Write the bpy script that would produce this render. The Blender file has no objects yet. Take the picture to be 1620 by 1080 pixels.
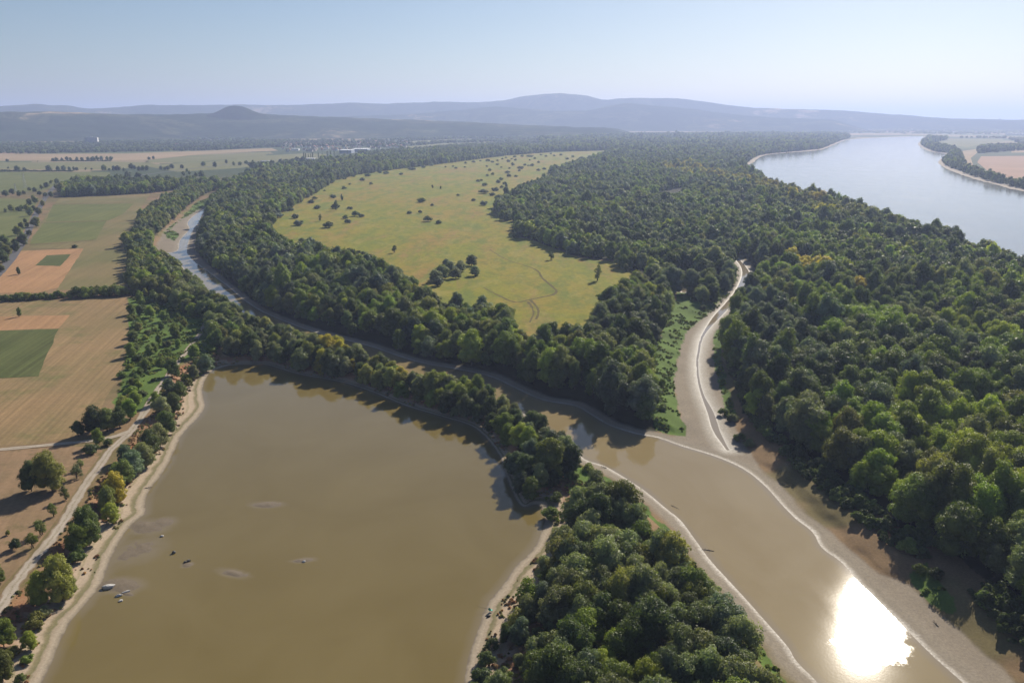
import bpy, bmesh, math, random
import numpy as np
from mathutils import Vector, Matrix
R = math.radians
scene = bpy.context.scene
rng = np.random.default_rng(11)
random.seed(11)

# ------------------------------------------------------------------ camera
CAM_H, PITCH, FPX, PW, PH = 120.0, R(15.5), 1271.0, 1620, 1080
cam_d = bpy.data.cameras.new('camera')
cam = bpy.data.objects.new('camera', cam_d)
scene.collection.objects.link(cam)
cam.location = (0, 0, CAM_H)
cam.rotation_euler = (math.pi / 2 - PITCH, 0, 0)
cam_d.sensor_width = 36.0
cam_d.lens = 36.0 * FPX / PW
cam_d.clip_start = 0.5
cam_d.clip_end = 200000
scene.camera = cam

# ------------------------------------------------------------------ sky, sun, exposure
SUN_EL, SUN_AZ = R(31.8), R(26.8)          # azimuth clockwise from +Y (straight ahead)
world = bpy.data.worlds.new('World')
scene.world = world
world.use_nodes = True
wn = world.node_tree.nodes
wl = world.node_tree.links
wn.clear()
w_out = wn.new('ShaderNodeOutputWorld')
w_bg = wn.new('ShaderNodeBackground')
w_sky = wn.new('ShaderNodeTexSky')
w_sky.sky_type = 'NISHITA'
w_sky.sun_disc = False
w_sky.sun_elevation = SUN_EL
w_sky.sun_rotation = SUN_AZ
w_sky.altitude = 200
w_sky.air_density = 0.95
w_sky.dust_density = 0.65
w_sky.ozone_density = 3.0
w_bg.inputs['Strength'].default_value = 0.052
wl.new(w_sky.outputs[0], w_bg.inputs['Color'])
wl.new(w_bg.outputs[0], w_out.inputs['Surface'])

sun_d = bpy.data.lights.new('sun', 'SUN')
sun_d.energy = 5.0
sun_d.angle = R(0.53)
sun_d.color = (1.0, 0.91, 0.77)
sun = bpy.data.objects.new('sun', sun_d)
scene.collection.objects.link(sun)
sd_ = Vector((math.sin(SUN_AZ) * math.cos(SUN_EL), math.cos(SUN_AZ) * math.cos(SUN_EL), math.sin(SUN_EL)))
sun.rotation_euler = sd_.to_track_quat('Z', 'Y').to_euler()
sun.location = (0, 0, 400)

vs = scene.view_settings
vs.view_transform = 'Standard'
vs.look = 'None'
vs.gamma = 1.0
vs.exposure = 0.6
vs.use_curve_mapping = False
cy = scene.cycles
cy.max_bounces = 5
cy.diffuse_bounces = 1
cy.glossy_bounces = 2
cy.transmission_bounces = 3
cy.transparent_max_bounces = 6
cy.volume_bounces = 1
cy.use_denoising = True
cy.sample_clamp_indirect = 4.0
cy.caustics_reflective = False
cy.caustics_refractive = False

# ------------------------------------------------------------------ helpers
LAND = 3.0          # height of the flood plain above the water


def G(px, py, z=LAND):
    """place on the level z that lies in the direction of a point of the picture"""
    dx, dz, dy = (px - PW / 2) / FPX, -(py - PH / 2) / FPX, 1.0
    y = dy * math.cos(PITCH) + dz * math.sin(PITCH)
    zz = -dy * math.sin(PITCH) + dz * math.cos(PITCH)
    t = (z - CAM_H) / zz
    return (dx * t, y * t)


def PX(x, y, z=LAND):
    """inverse of G, for arrays"""
    zz = z - CAM_H
    f = y * math.cos(PITCH) - zz * math.sin(PITCH)
    u = y * math.sin(PITCH) + zz * math.cos(PITCH)
    return PW / 2 + FPX * x / f, PH / 2 - FPX * u / f, f


def poly(pts, z=LAND):
    return np.array([G(p[0], p[1], p[2] if len(p) > 2 else z) for p in pts])


def inside(P, x, y):
    r = np.zeros(x.shape, bool)
    xm, xM, ym, yM = P[:, 0].min(), P[:, 0].max(), P[:, 1].min(), P[:, 1].max()
    k = np.nonzero((x >= xm) & (x <= xM) & (y >= ym) & (y <= yM))[0]
    if not len(k):
        return r
    xx, yy = x[k], y[k]
    c = np.zeros(len(k), bool)
    n = len(P)
    for i in range(n):
        x0, y0 = P[i]
        x1, y1 = P[(i + 1) % n]
        if y0 == y1:
            continue
        m = ((y0 > yy) != (y1 > yy)) & (xx < (x1 - x0) * (yy - y0) / (y1 - y0) + x0)
        c ^= m
    r[k] = c
    return r


def dist_line(L, x, y, closed=False, reach=None):
    """distance from points to a polyline; beyond `reach` of its box returns `reach`"""
    out = np.full(x.shape, 1e9 if reach is None else float(reach))
    n = len(L)
    for i in range(n if closed else n - 1):
        ax, ay = L[i]
        bx_, by_ = L[(i + 1) % n]
        if reach is not None:
            k = np.nonzero((x > min(ax, bx_) - reach) & (x < max(ax, bx_) + reach) & (y > min(ay, by_) - reach) & (y < max(ay, by_) + reach))[0]
            if not len(k):
                continue
        else:
            k = slice(None)
        px_, py_ = x[k] - ax, y[k] - ay
        dx, dy = bx_ - ax, by_ - ay
        t = np.clip((px_ * dx + py_ * dy) / (dx * dx + dy * dy + 1e-9), 0, 1)
        d = np.hypot(px_ - t * dx, py_ - t * dy)
        out[k] = np.minimum(out[k], d)
    return out


def _h(ix, iy, s):
    v = np.sin(ix * 127.1 + iy * 311.7 + s * 74.7) * 43758.5453
    return v - np.floor(v)


def vnoise(x, y, s=0):
    ix, iy = np.floor(x), np.floor(y)
    fx, fy = x - ix, y - iy
    fx, fy = fx * fx * (3 - 2 * fx), fy * fy * (3 - 2 * fy)
    a, b = _h(ix, iy, s), _h(ix + 1, iy, s)
    c, d = _h(ix, iy + 1, s), _h(ix + 1, iy + 1, s)
    return (a * (1 - fx) + b * fx) * (1 - fy) + (c * (1 - fx) + d * fx) * fy


def fbm(x, y, s=0, o=4):
    r, a, t = 0, 0.5, 0
    for i in range(o):
        r = r + a * vnoise(x * 2 ** i + 17.3 * i, y * 2 ** i - 9.1 * i, s + i)
        t += a
        a *= 0.5
    return r / t


def sstep(a, b, v):
    t = np.clip((v - a) / (b - a), 0, 1)
    return t * t * (3 - 2 * t)


def smooth_line(P, per=4, closed=True):
    """Catmull-Rom through the points"""
    n = len(P)
    out = []
    for i in range(n if closed else n - 1):
        if closed:
            p0, p1, p2, p3 = P[i - 1], P[i], P[(i + 1) % n], P[(i + 2) % n]
        else:
            p0, p1, p2, p3 = P[max(i - 1, 0)], P[i], P[i + 1], P[min(i + 2, n - 1)]
        for k in range(per):
            t = k / per
            out.append(0.5 * ((2 * p1) + (p2 - p0) * t + (2 * p0 - 5 * p1 + 4 * p2 - p3) * t * t + (3 * p1 - p0 - 3 * p2 + p3) * t ** 3))
    if not closed:
        out.append(P[-1])
    return np.array(out)


def offset(P, d):
    """push a closed outline outwards by d"""
    a = 0.5 * np.sum(P[:, 0] * np.roll(P[:, 1], -1) - np.roll(P[:, 0], -1) * P[:, 1])
    t = np.roll(P, -1, 0) - np.roll(P, 1, 0)
    t /= np.linalg.norm(t, axis=1)[:, None] + 1e-9
    nrm = np.stack([t[:, 1], -t[:, 0]], 1) * (1 if a > 0 else -1)
    return P + nrm * d


def link(o):
    scene.collection.objects.link(o)
    return o


def mesh_np(name, verts, faces, mat=None, smooth=False):
    """faces: (n,k) int array or list of lists"""
    me = bpy.data.meshes.new(name)
    if isinstance(faces, np.ndarray):
        verts = np.asarray(verts, np.float32)
        n, k = faces.shape
        me.vertices.add(len(verts))
        me.vertices.foreach_set('co', verts.ravel())
        me.loops.add(n * k)
        me.loops.foreach_set('vertex_index', faces.astype(np.int32).ravel())
        me.polygons.add(n)
        me.polygons.foreach_set('loop_start', np.arange(0, n * k, k, dtype=np.int32))
        me.update(calc_edges=True)
    else:
        me.from_pydata([tuple(v) for v in verts], [], [tuple(f) for f in faces])
    if smooth:
        me.polygons.foreach_set('use_smooth', np.ones(len(me.polygons), bool))
    if mat:
        me.materials.append(mat)
    return me


def obj(name, me, parent=None, **props):
    o = link(bpy.data.objects.new(name, me))
    if parent:
        o.parent = parent
    for k, v in props.items():
        o[k] = v
    return o


def tag(o, label, cat, group=None):
    o['label'] = label
    o['category'] = cat
    if group:
        o['group'] = group
    return o


def structure(name, me):
    return obj(name, me, kind='structure')


def box_bm(bm, x0, x1, y0, y1, z0, z1):
    vs_ = [bm.verts.new(p) for p in ((x0, y0, z0), (x1, y0, z0), (x1, y1, z0), (x0, y1, z0), (x0, y0, z1), (x1, y0, z1), (x1, y1, z1), (x0, y1, z1))]
    for f in ((0, 3, 2, 1), (4, 5, 6, 7), (0, 1, 5, 4), (1, 2, 6, 5), (2, 3, 7, 6), (3, 0, 4, 7)):
        bm.faces.new([vs_[i] for i in f])


def bm_mesh(name, bm, mat=None, smooth=False):
    me = bpy.data.meshes.new(name)
    bm.to_mesh(me)
    bm.free()
    if mat:
        me.materials.append(mat)
    if smooth:
        for p in me.polygons:
            p.use_smooth = True
    return me


# ------------------------------------------------------------------ materials
class NT:
    def __init__(s, name):
        s.m = bpy.data.materials.new(name)
        s.m.use_nodes = True
        s.n = s.m.node_tree.nodes
        s.l = s.m.node_tree.links
        s.n.clear()
        s.out = s.n.new('ShaderNodeOutputMaterial')

    def new(s, t, **kw):
        n = s.n.new(t)
        for k, v in kw.items():
            if k in n.inputs.keys() if isinstance(k, str) else False:
                n.inputs[k].default_value = v
            else:
                setattr(n, k, v)
        return n

    def link(s, a, b):
        s.l.new(a, b)

    def pos(s, scale=(1, 1, 1), rot=0.0):
        g = s.new('ShaderNodeNewGeometry')
        mp = s.new('ShaderNodeMapping')
        mp.inputs['Scale'].default_value = scale
        mp.inputs['Rotation'].default_value = (0, 0, rot)
        # rotate first, then scale
        mp.vector_type = 'POINT'
        s.link(g.outputs['Position'], mp.inputs['Vector'])
        return mp.outputs[0]

    def noise(s, vec, scale, detail=4, rough=0.55, dist=0.0):
        n = s.new('ShaderNodeTexNoise')
        n.inputs['Scale'].default_value = scale
        n.inputs['Detail'].default_value = detail
        n.inputs['Roughness'].default_value = rough
        n.inputs['Distortion'].default_value = dist
        if vec is not None:
            s.link(vec, n.inputs['Vector'])
        return n.outputs['Fac']

    def ramp(s, fac, stops):
        r = s.new('ShaderNodeValToRGB')
        e = r.color_ramp.elements
        while len(e) > 1:
            e.remove(e[-1])
        e[0].position = stops[0][0]
        e[0].color = stops[0][1] if len(stops[0][1]) == 4 else (*stops[0][1], 1)
        for p, c in stops[1:]:
            k = e.new(p)
            k.color = c if len(c) == 4 else (*c, 1)
        s.link(fac, r.inputs[0])
        return r.outputs[0]

    def mix(s, fac, a, b, mode='MIX'):
        m = s.new('ShaderNodeMix')
        m.data_type = 'RGBA'
        m.blend_type = mode
        for sock, v in ((m.inputs[0], fac), (m.inputs[6], a), (m.inputs[7], b)):
            if hasattr(v, 'is_output'):
                s.link(v, sock)
            elif isinstance(v, (int, float)):
                sock.default_value = v
            else:
                sock.default_value = (*v, 1) if len(v) == 3 else v
        return m.outputs[2]

    def math(s, op, a, b=0.0, c=None, clamp=False):
        m = s.new('ShaderNodeMath')
        m.operation = op
        m.use_clamp = clamp
        for i, v in enumerate((a, b, c)):
            if v is None:
                continue
            if hasattr(v, 'is_output'):
                s.link(v, m.inputs[i])
            else:
                m.inputs[i].default_value = v
        return m.outputs[0]

    def mapr(s, v, a, b, c=0.0, d=1.0):
        m = s.new('ShaderNodeMapRange')
        m.inputs[1].default_value = a
        m.inputs[2].default_value = b
        m.inputs[3].default_value = c
        m.inputs[4].default_value = d
        s.link(v, m.inputs[0])
        return m.outputs[0]

    def bump(s, h, strength, dist):
        b = s.new('ShaderNodeBump')
        b.inputs['Strength'].default_value = strength
        b.inputs['Distance'].default_value = dist
        s.link(h, b.inputs['Height'])
        return b.outputs[0]

    def principled(s, color, rough=0.9, spec=0.25, normal=None, ior=1.45):
        p = s.new('ShaderNodeBsdfPrincipled')
        for k, v in (('Base Color', color), ('Roughness', rough), ('Specular IOR Level', spec), ('IOR', ior)):
            if hasattr(v, 'is_output'):
                s.link(v, p.inputs[k])
            else:
                p.inputs[k].default_value = (*v, 1) if isinstance(v, tuple) and len(v) == 3 else v
        if normal is not None:
            s.link(normal, p.inputs['Normal'])
        s.link(p.outputs[0], s.out.inputs['Surface'])
        return p


def plain(name, color, rough=0.8, spec=0.3, nscale=2.0, var=0.25):
    t = NT(name)
    n = t.noise(t.pos(), nscale, 4)
    c = t.mix(n, tuple(v * (1 - var) for v in color), tuple(v * (1 + var) for v in color))
    t.principled(c, rough, spec)
    return t.m


def leaf_material():
    t = NT('foliage')
    a = t.new('ShaderNodeAttribute')
    a.attribute_type = 'INSTANCER'
    a.attribute_name = 'tint'
    oc = t.new('ShaderNodeTexCoord')
    n = t.noise(oc.outputs['Object'], 0.55, 3, 0.6)
    oi = t.new('ShaderNodeObjectInfo')
    k = t.mapr(n, 0.3, 0.7, 0.72, 1.28)
    k2 = t.mapr(oi.outputs['Random'], 0, 1, 0.62, 1.3)
    kk = t.math('MULTIPLY', k, k2)
    v = t.new('ShaderNodeVectorMath')
    v.operation = 'SCALE'
    t.link(a.outputs['Color'], v.inputs[0])
    t.link(kk, v.inputs['Scale'])
    p = t.new('ShaderNodeBsdfPrincipled')
    t.link(v.outputs[0], p.inputs['Base Color'])
    p.inputs['Roughness'].default_value = 0.55
    p.inputs['Specular IOR Level'].default_value = 0.25
    tr = t.new('ShaderNodeBsdfTranslucent')
    w = t.mix(1.0, v.outputs[0], (1.25, 1.35, 0.55), 'MULTIPLY')
    t.link(w, tr.inputs['Color'])
    ms = t.new('ShaderNodeMixShader')
    ms.inputs[0].default_value = 0.34
    t.link(p.outputs[0], ms.inputs[1])
    t.link(tr.outputs[0], ms.inputs[2])
    t.link(ms.outputs[0], t.out.inputs['Surface'])
    return t.m


M_LEAF = leaf_material()
M_BARK = plain('bark', (0.09, 0.07, 0.05), 0.9, 0.1, 3.0)


def field_material(name, a, b, row_angle=0.0, row=2.0, row_amt=0.25, patch=0.02, patch_amt=0.6, green=None, green_at=0.62):
    """bare or cropped field: broad patches, drill rows, fine grain"""
    t = NT(name)
    n1 = t.noise(t.pos(), patch, 5, 0.6)
    c = t.mix(t.mapr(n1, 0.35, 0.65), a, b)
    if green:
        n3 = t.noise(t.pos((1, 1, 1), 0.4), patch * 1.9, 5, 0.65)
        c = t.mix(t.mapr(n3, green_at, green_at + 0.12, 0, 0.8), c, green)
    # rows: noise stretched along the row direction plus a wave
    g = t.new('ShaderNodeNewGeometry')
    rt = t.new('ShaderNodeVectorRotate')
    rt.rotation_type = 'Z_AXIS'
    rt.inputs['Angle'].default_value = -row_angle
    t.link(g.outputs['Position'], rt.inputs['Vector'])
    mp = t.new('ShaderNodeMapping')
    mp.inputs['Scale'].default_value = (1.0 / row, 0.008, 1)
    t.link(rt.outputs[0], mp.inputs['Vector'])
    rn = t.noise(mp.outputs[0], 1.0, 3, 0.6)
    k = t.mapr(rn, 0.3, 0.7, 1 - row_amt, 1 + row_amt)
    fine = t.noise(t.pos(), 0.6, 4, 0.7)
    k = t.math('MULTIPLY', k, t.mapr(fine, 0.25, 0.75, 0.84, 1.16))
    v = t.new('ShaderNodeVectorMath')
    v.operation = 'SCALE'
    t.link(c, v.inputs[0])
    t.link(k, v.inputs['Scale'])
    t.principled(v.outputs[0], 0.95, 0.1)
    return t.m


def water_material(name, deep, silt, rough=0.05, rip=0.02, glint=None, shoal=None):
    t = NT(name)
    n = t.noise(t.pos((1, 1, 1)), 0.02, 4, 0.55, 1.5)
    n2 = t.noise(t.pos((1, 0.45, 1), 0.5), 0.045, 3, 0.5, 0.6)
    c = t.mix(t.mapr(n, 0.35, 0.68), deep, silt)
    c = t.mix(t.mapr(n2, 0.55, 0.75, 0, 0.25), c, tuple(v * 1.15 for v in silt))
    if shoal:      # the silty bed shows through where the water is thin
        ad = t.new('ShaderNodeAttribute')
        ad.attribute_name = 'bed'
        dn = t.math('ADD', ad.outputs['Fac'], t.mapr(n2, 0.3, 0.7, -0.05, 0.05))
        c = t.mix(t.mapr(dn, -0.16, 0.0, 0.0, 0.7), c, shoal)
    r = t.mapr(t.noise(t.pos((1, 0.6, 1), 0.3), 0.03, 3, 0.5, 1.0), 0.4, 0.65, rough, rough * 1.35)
    if glint:
        # a patch ruffled by the breeze: rougher surface inside an uneven ellipse
        (gx, gy), (ax, ay), ang, rr = glint
        g = t.new('ShaderNodeNewGeometry')
        nz = t.new('ShaderNodeTexNoise')
        nz.inputs['Scale'].default_value = 0.09
        nz.inputs['Detail'].default_value = 5
        t.link(g.outputs['Position'], nz.inputs['Vector'])
        off = t.new('ShaderNodeVectorMath')
        off.operation = 'MULTIPLY_ADD'
        off.inputs[1].default_value = (16, 16, 0)
        t.link(nz.outputs['Color'], off.inputs[0])
        t.link(g.outputs['Position'], off.inputs[2])
        sub = t.new('ShaderNodeVectorMath')
        sub.operation = 'SUBTRACT'
        sub.inputs[1].default_value = (gx + 8, gy + 8, 0)
        t.link(off.outputs[0], sub.inputs[0])
        rt = t.new('ShaderNodeVectorRotate')
        rt.rotation_type = 'Z_AXIS'
        rt.inputs['Angle'].default_value = -ang
        t.link(sub.outputs[0], rt.inputs['Vector'])
        sc = t.new('ShaderNodeVectorMath')
        sc.operation = 'DIVIDE'
        sc.inputs[1].default_value = (ax, ay, 1e6)
        t.link(rt.outputs[0], sc.inputs[0])
        ln = t.new('ShaderNodeVectorMath')
        ln.operation = 'LENGTH'
        t.link(sc.outputs[0], ln.inputs[0])
        k = t.mapr(ln.outputs['Value'], 0.90, 1.06, rr, 0.0)
        nt_ = G(1296, 962, 0)
        n0 = t.new('ShaderNodeVectorMath')
        n0.operation = 'DISTANCE'
        n0.inputs[1].default_value = (nt_[0] + 8, nt_[1] + 8, 0)
        t.link(off.outputs[0], n0.inputs[0])
        k = t.math('MULTIPLY', k, t.mapr(n0.outputs['Value'], 6.5, 9.0, 0.25, 1.0))
        spk = t.noise(t.pos((1, 0.5, 1), 0.4), 1.6, 5, 0.8)
        k = t.math('MULTIPLY', k, t.mapr(spk, 0.3, 0.7, 0.45, 1.5))
        r = t.math('MAXIMUM', r, k)
    b = t.noise(t.pos((1, 1, 1)), 1.3, 3, 0.6)
    nrm = t.bump(b, rip, 0.3)
    t.principled(c, r, 0.5, nrm, 1.333)
    return t.m


# ------------------------------------------------------------------ outlines of the water (places on the water level)
POND_W = [(20, 1190), (67, 1080), (85, 1040), (107, 990), (135, 955), (160, 925), (172, 893), (193, 850), (218, 820), (231, 811), (230, 790), (240, 770), (260, 745),
          (275, 715), (290, 685), (313, 661), (325, 642), (320, 615), (332, 590), (350, 582), (370, 577)]
POND_N = [(370, 577), (415, 576), (440, 582), (475, 592), (540, 604), (590, 620), (640, 641), (690, 656), (740, 671), (765, 688), (790, 720), (797, 742), (812, 780), (827, 801)]
POND_E = [(827, 801), (850, 798), (861, 812), (858, 836), (840, 872), (815, 895), (795, 925), (775, 947), (764, 972), (755, 1000), (740, 1040), (735, 1080), (728, 1140), (700, 1260), (480, 1420), (100, 1400), (-80, 1330)]
pw_, pn_, pe_ = poly(POND_W, 0), poly(POND_N, 0), poly(POND_E, 0)
POND = smooth_line(np.concatenate([pw_, pn_[1:], pe_[1:]]), 3)
POND_N_L = smooth_line(pn_, 3, False)

CH_R = [(327, 329), (320, 338), (314, 352), (306, 362), (298, 382), (296, 400), (310, 416), (333, 433), (360, 453), (380, 470), (407, 489), (430, 500), (457, 511), (500, 526), (583, 547),
        (655, 571), (740, 587), (780, 597), (820, 616), (860, 633), (910, 642), (935, 656), (965, 673), (1005, 686), (1040, 692), (1080, 706), (1130, 721), (1175, 741), (1210, 768),
        (1235, 796), (1260, 821), (1285, 841), (1300, 866), (1330, 888), (1360, 921), (1390, 951), (1430, 991), (1480, 1041), (1530, 1085), (1640, 1190), (1760, 1330)]
CH_L = [(1480, 1330), (1370, 1170), (1295, 1081), (1260, 1045), (1245, 1021), (1210, 981), (1170, 936), (1120, 881), (1080, 826), (1050, 801), (1020, 776), (990, 756), (955, 736), (925, 726),
        (895, 700), (860, 672), (800, 640), (740, 622), (690, 604), (640, 592), (580, 572), (540, 560), (490, 545), (450, 530), (420, 512), (390, 497), (360, 480), (333, 463), (317, 443), (293, 427),
        (283, 413), (267, 413), (258, 402), (281, 397), (285, 380), (300, 363), (297, 352), (309, 340)]
CHAN = smooth_line(poly(CH_R + CH_L, 0), 3)

INLET_C = [(1167, 411, 3), (1176, 422, 3.5), (1180, 436, 5.5), (1171, 458, 5), (1154, 479, 4), (1135, 500, 3.6), (1121, 517, 1.8), (1110, 535, 0.9), (1105, 557, 0.7), (1103, 575, 0.6), (1105, 600, 0.6),
           (1112, 626, 0.8), (1124, 652, 2.2), (1133, 680, 2.2), (1146, 703, 1.0), (1152, 712, 0.8)]


def ribbon(pts, z, per=4):
    c = np.array([(*G(p[0], p[1], z), p[2]) for p in pts])
    c = smooth_line(c, per, False)
    t = np.gradient(c[:, :2], axis=0)
    t /= np.linalg.norm(t, axis=1)[:, None]
    n = np.stack([-t[:, 1], t[:, 0]], 1)
    return c[:, :2] + n * c[:, 2:] / 2, c[:, :2] - n * c[:, 2:] / 2, c[:, :2]


il, ir, INLET_L = ribbon(INLET_C, 0)
INLET = np.concatenate([il, ir[::-1]])
INLET2 = smooth_line(poly([(1079, 437), (1087, 434), (1090, 440), (1086, 447), (1089, 455), (1092, 461), (1080, 463), (1076, 452)], 0), 3)

RIV_NEAR = [(1800, 455), (1620, 424), (1540, 395), (1470, 373), (1400, 351), (1340, 331), (1280, 317), (1230, 298), (1205, 282), (1186, 271), (1180, 264), (1192, 257), (1200, 250), (1215, 245), (1255, 241), (1300, 237),
            (1325, 227), (1345, 221), (1400, 217.5), (1455, 216)]
RIV_FAR = [(1462, 219), (1452, 227), (1462, 236), (1478, 241), (1497, 244), (1484, 256), (1500, 268), (1540, 283), (1580, 293), (1620, 303), (1900, 350)]
RIVER = smooth_line(poly(RIV_NEAR + RIV_FAR, 0), 3)

SHOALS = [((423, 798), 20, 4.0, 0.0, 0.07), ((372, 907), 28, 5, -0.35, 0.0), ((478, 886), 18, 3.0, 0.15, 0.02), ((296, 893), 8, 4, 0, 0.03), ((258, 827), 16, 8, 0.3, 0.01), ((232, 833), 26, 8, -0.3, 0.05),
          ((190, 925), 30, 9, -0.2, 0.05), ((200, 938), 14, 3, -0.4, 0.03), ((215, 872), 36, 22, -0.3, -0.06), ((1137, 560), 1, 1, 0, 0)]
MUDFLAT = poly([(1108, 500), (1085, 520), (1072, 560), (1066, 600), (1072, 640), (1085, 680), (1060, 690), (1030, 686), (1080, 704), (1130, 719), (1170, 738), (1205, 755), (1196, 725), (1165, 680), (1150, 645), (1138, 600), (1130, 560),
                (1130, 525), (1145, 505), (1160, 488), (1182, 455), (1188, 430), (1172, 408), (1160, 420), (1165, 440), (1150, 470), (1130, 490)], 1)
MUD_E = poly([(1205, 755), (1232, 762), (1262, 800), (1300, 828), (1340, 862), (1390, 905), (1440, 922), (1475, 960), (1515, 992), (1550, 1022), (1605, 1075), (1700, 1180), (1640, 1200), (1530, 1085), (1430, 991), (1330, 888), (1260, 821), (1210, 768)], 1)
MUD_NW = poly([(325, 325), (308, 330), (285, 345), (262, 362), (248, 385), (244, 400), (258, 412), (283, 415), (300, 440), (330, 470), (420, 520), (470, 530), (475, 512), (400, 480), (345, 432), (312, 400), (312, 370), (330, 340)], 1)
GRASS_ZONES = [
    poly([(1080, 445), (1045, 530), (1024, 600), (1022, 655), (1040, 674), (1086, 684), (1074, 640), (1066, 600), (1073, 560), (1086, 520), (1110, 500), (1130, 490), (1150, 470), (1166, 438), (1160, 415), (1120, 430)], 2),
    poly([(1130, 515), (1140, 520), (1142, 570), (1150, 610), (1165, 650), (1152, 650), (1138, 600), (1129, 560)], 2),
    poly([(1440, 905), (1465, 895), (1510, 945), (1512, 965), (1500, 965), (1470, 950)], 2),
    poly([(345, 306), (330, 314), (310, 322), (290, 340), (268, 362), (262, 362), (285, 345), (325, 325), (352, 312)], 2),
    poly([(258, 366), (275, 364), (284, 370), (276, 380), (266, 376)], 1),
    poly([(205, 470), (250, 465), (330, 490), (345, 545), (335, 570), (300, 600), (260, 640), (225, 650), (180, 655), (190, 600), (202, 540)], 3),
    poly([(852, 772), (880, 745), (935, 735), (965, 755), (985, 790), (930, 800), (900, 825), (882, 830), (866, 800)], 1.5),
    poly([(1010, 790), (1050, 825), (1100, 890), (1160, 960), (1215, 1030), (1255, 1080), (1230, 1085), (1180, 1020), (1120, 940), (1060, 850), (1000, 800)], 1.5),
]


def sdist(P, x, y, reach):
    d = dist_line(P, x, y, True, reach)
    return np.where(inside(P, x, y), -d, d)


def terrain(x, y):
    """height of the ground, distances to the pond, the channel and the river"""
    wob = (fbm(x / 6, y / 6, 3, 3) - 0.5) * 2.2
    dp = sdist(POND, x, y, 60)
    dn = dist_line(POND_N_L, x, y, False, 60)
    dp = np.where((dp > 0) & (dn < dp + 0.5), dp / 0.38, dp) + wob * np.clip(np.abs(dp) / 4, 0.25, 1)
    dc = np.minimum(sdist(CHAN, x, y, 60), np.minimum(sdist(INLET, x, y, 40), sdist(INLET2, x, y, 30)))
    dc = dc + wob * 0.8 * np.clip(np.abs(dc) / 6, 0.12, 1)
    dr = sdist(RIVER, x, y, 200) + wob * 3

    def prof(d, w, rise, top=LAND):
        return np.where(d < -3, np.maximum(-1.8, -0.18 + 0.14 * (d + 3)), np.minimum(0.06 * d, 0.06 * w) + (top - 0.06 * w) * sstep(w, w + rise, d))
    zp = prof(dp, 11.0, 6.0)
    zc = prof(dc, 7.0, 6.0)
    zr = prof(dr, 18.0, 14.0)
    z = np.minimum(np.minimum(zp, zc), zr)
    mud = np.zeros_like(x)
    for P in (MUDFLAT, MUD_E, MUD_NW):
        dm = sdist(P, x, y, 30) + wob
        z = np.where(dc > 0, np.minimum(z, 0.16 + 0.012 * np.clip(dc, 0, 40) + 0.28 * np.maximum(dm, 0)), z)
        mud = np.maximum(mud, 1 - sstep(-0.5, 1.0, dm))
    # silt bars in the pond
    for (c, rx, ry, an, top) in SHOALS[:-1]:
        cx, cyy = G(c[0], c[1], 0)
        x1, y1 = G(c[0] + rx, c[1], 0)
        ax = abs(x1 - cx)
        y2 = G(c[0], c[1] - ry, 0)[1]
        ay = abs(y2 - cyy)
        k = np.nonzero((np.abs(x - cx) < 4 * ax + 4) & (np.abs(y - cyy) < 4 * ax + 4))[0]
        if len(k):
            u, v = x[k] - cx, y[k] - cyy
            uu, vv = u * math.cos(an) + v * math.sin(an), -u * math.sin(an) + v * math.cos(an)
            q = (uu / ax) ** 2 + (vv / ay) ** 2 + (fbm(x[k] / 1.5, y[k] / 1.5, 9, 3) - 0.5) * 1.2
            z[k] = np.where(dp[k] < 0, np.maximum(z[k], top - 0.22 * (np.sqrt(np.maximum(q, 0)) - 0.85)), z[k])
    low = np.clip((3.2 - z) / 2, 0, 1)
    z = z + (fbm(x / 2.5, y / 2.5, 5, 3) - 0.5) * 0.16 * low * sstep(0.12, 0.6, z)
    return z, dp, dc, dr, mud


# ------------------------------------------------------------------ woods: outlines (foot of the trees, or crown line with its height)
WOODS = {}
WOODS['strip'] = poly([(372, 566), (415, 568), (475, 583), (540, 595), (590, 610), (640, 630), (690, 645), (735, 660), (765, 675), (792, 708), (802, 735), (815, 770), (832, 786), (855, 780), (880, 765),
                       (905, 752), (916, 716, 12), (895, 680, 12), (850, 650, 12), (800, 622, 12), (750, 596, 12), (700, 586, 12), (650, 576, 12), (610, 556, 12), (560, 536, 12), (520, 526, 12), (460, 507, 12),
                       (430, 498, 12), (395, 490, 12), (350, 470, 12), (325, 480), (335, 530), (350, 560)])
WOODS['copse'] = poly([(893, 850), (905, 820), (925, 792), (955, 795), (990, 820), (1028, 858), (1066, 905), (1110, 965), (1152, 1030), (1195, 1090), (1230, 1140), (1290, 1200), (1250, 1300), (840, 1300), (838, 1200), (856, 1120),
                       (872, 1050), (880, 980), (884, 920), (886, 880)])
WOODS['copse_edge'] = poly([(845, 905), (870, 900), (872, 1000), (860, 1080), (840, 1160), (770, 1160), (775, 1100), (800, 1050), (820, 980), (835, 940)])
WOODS['bank'] = poly([(316, 402), (335, 424), (362, 442), (390, 464), (430, 488), (470, 503), (520, 520), (590, 538), (655, 560), (745, 575), (785, 586), (825, 604), (865, 622), (912, 630), (940, 645), (970, 660), (1005, 673), (1040, 672),
                      (1034, 640), (1026, 600), (1040, 540), (1068, 460), (1068, 440), (1040, 425), (1010, 430, 14), (985, 440, 14), (955, 470, 14), (932, 500, 14), (915, 515, 14), (875, 522, 14), (845, 540, 10), (825, 525, 12), (810, 492, 15),
                      (760, 474, 15), (700, 468, 15), (672, 456, 15), (640, 440, 14), (600, 418, 12), (540, 402, 10), (490, 392, 8), (462, 388, 10), (440, 372, 12), (425, 352, 12), (400, 340), (350, 345), (325, 365)])
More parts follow.
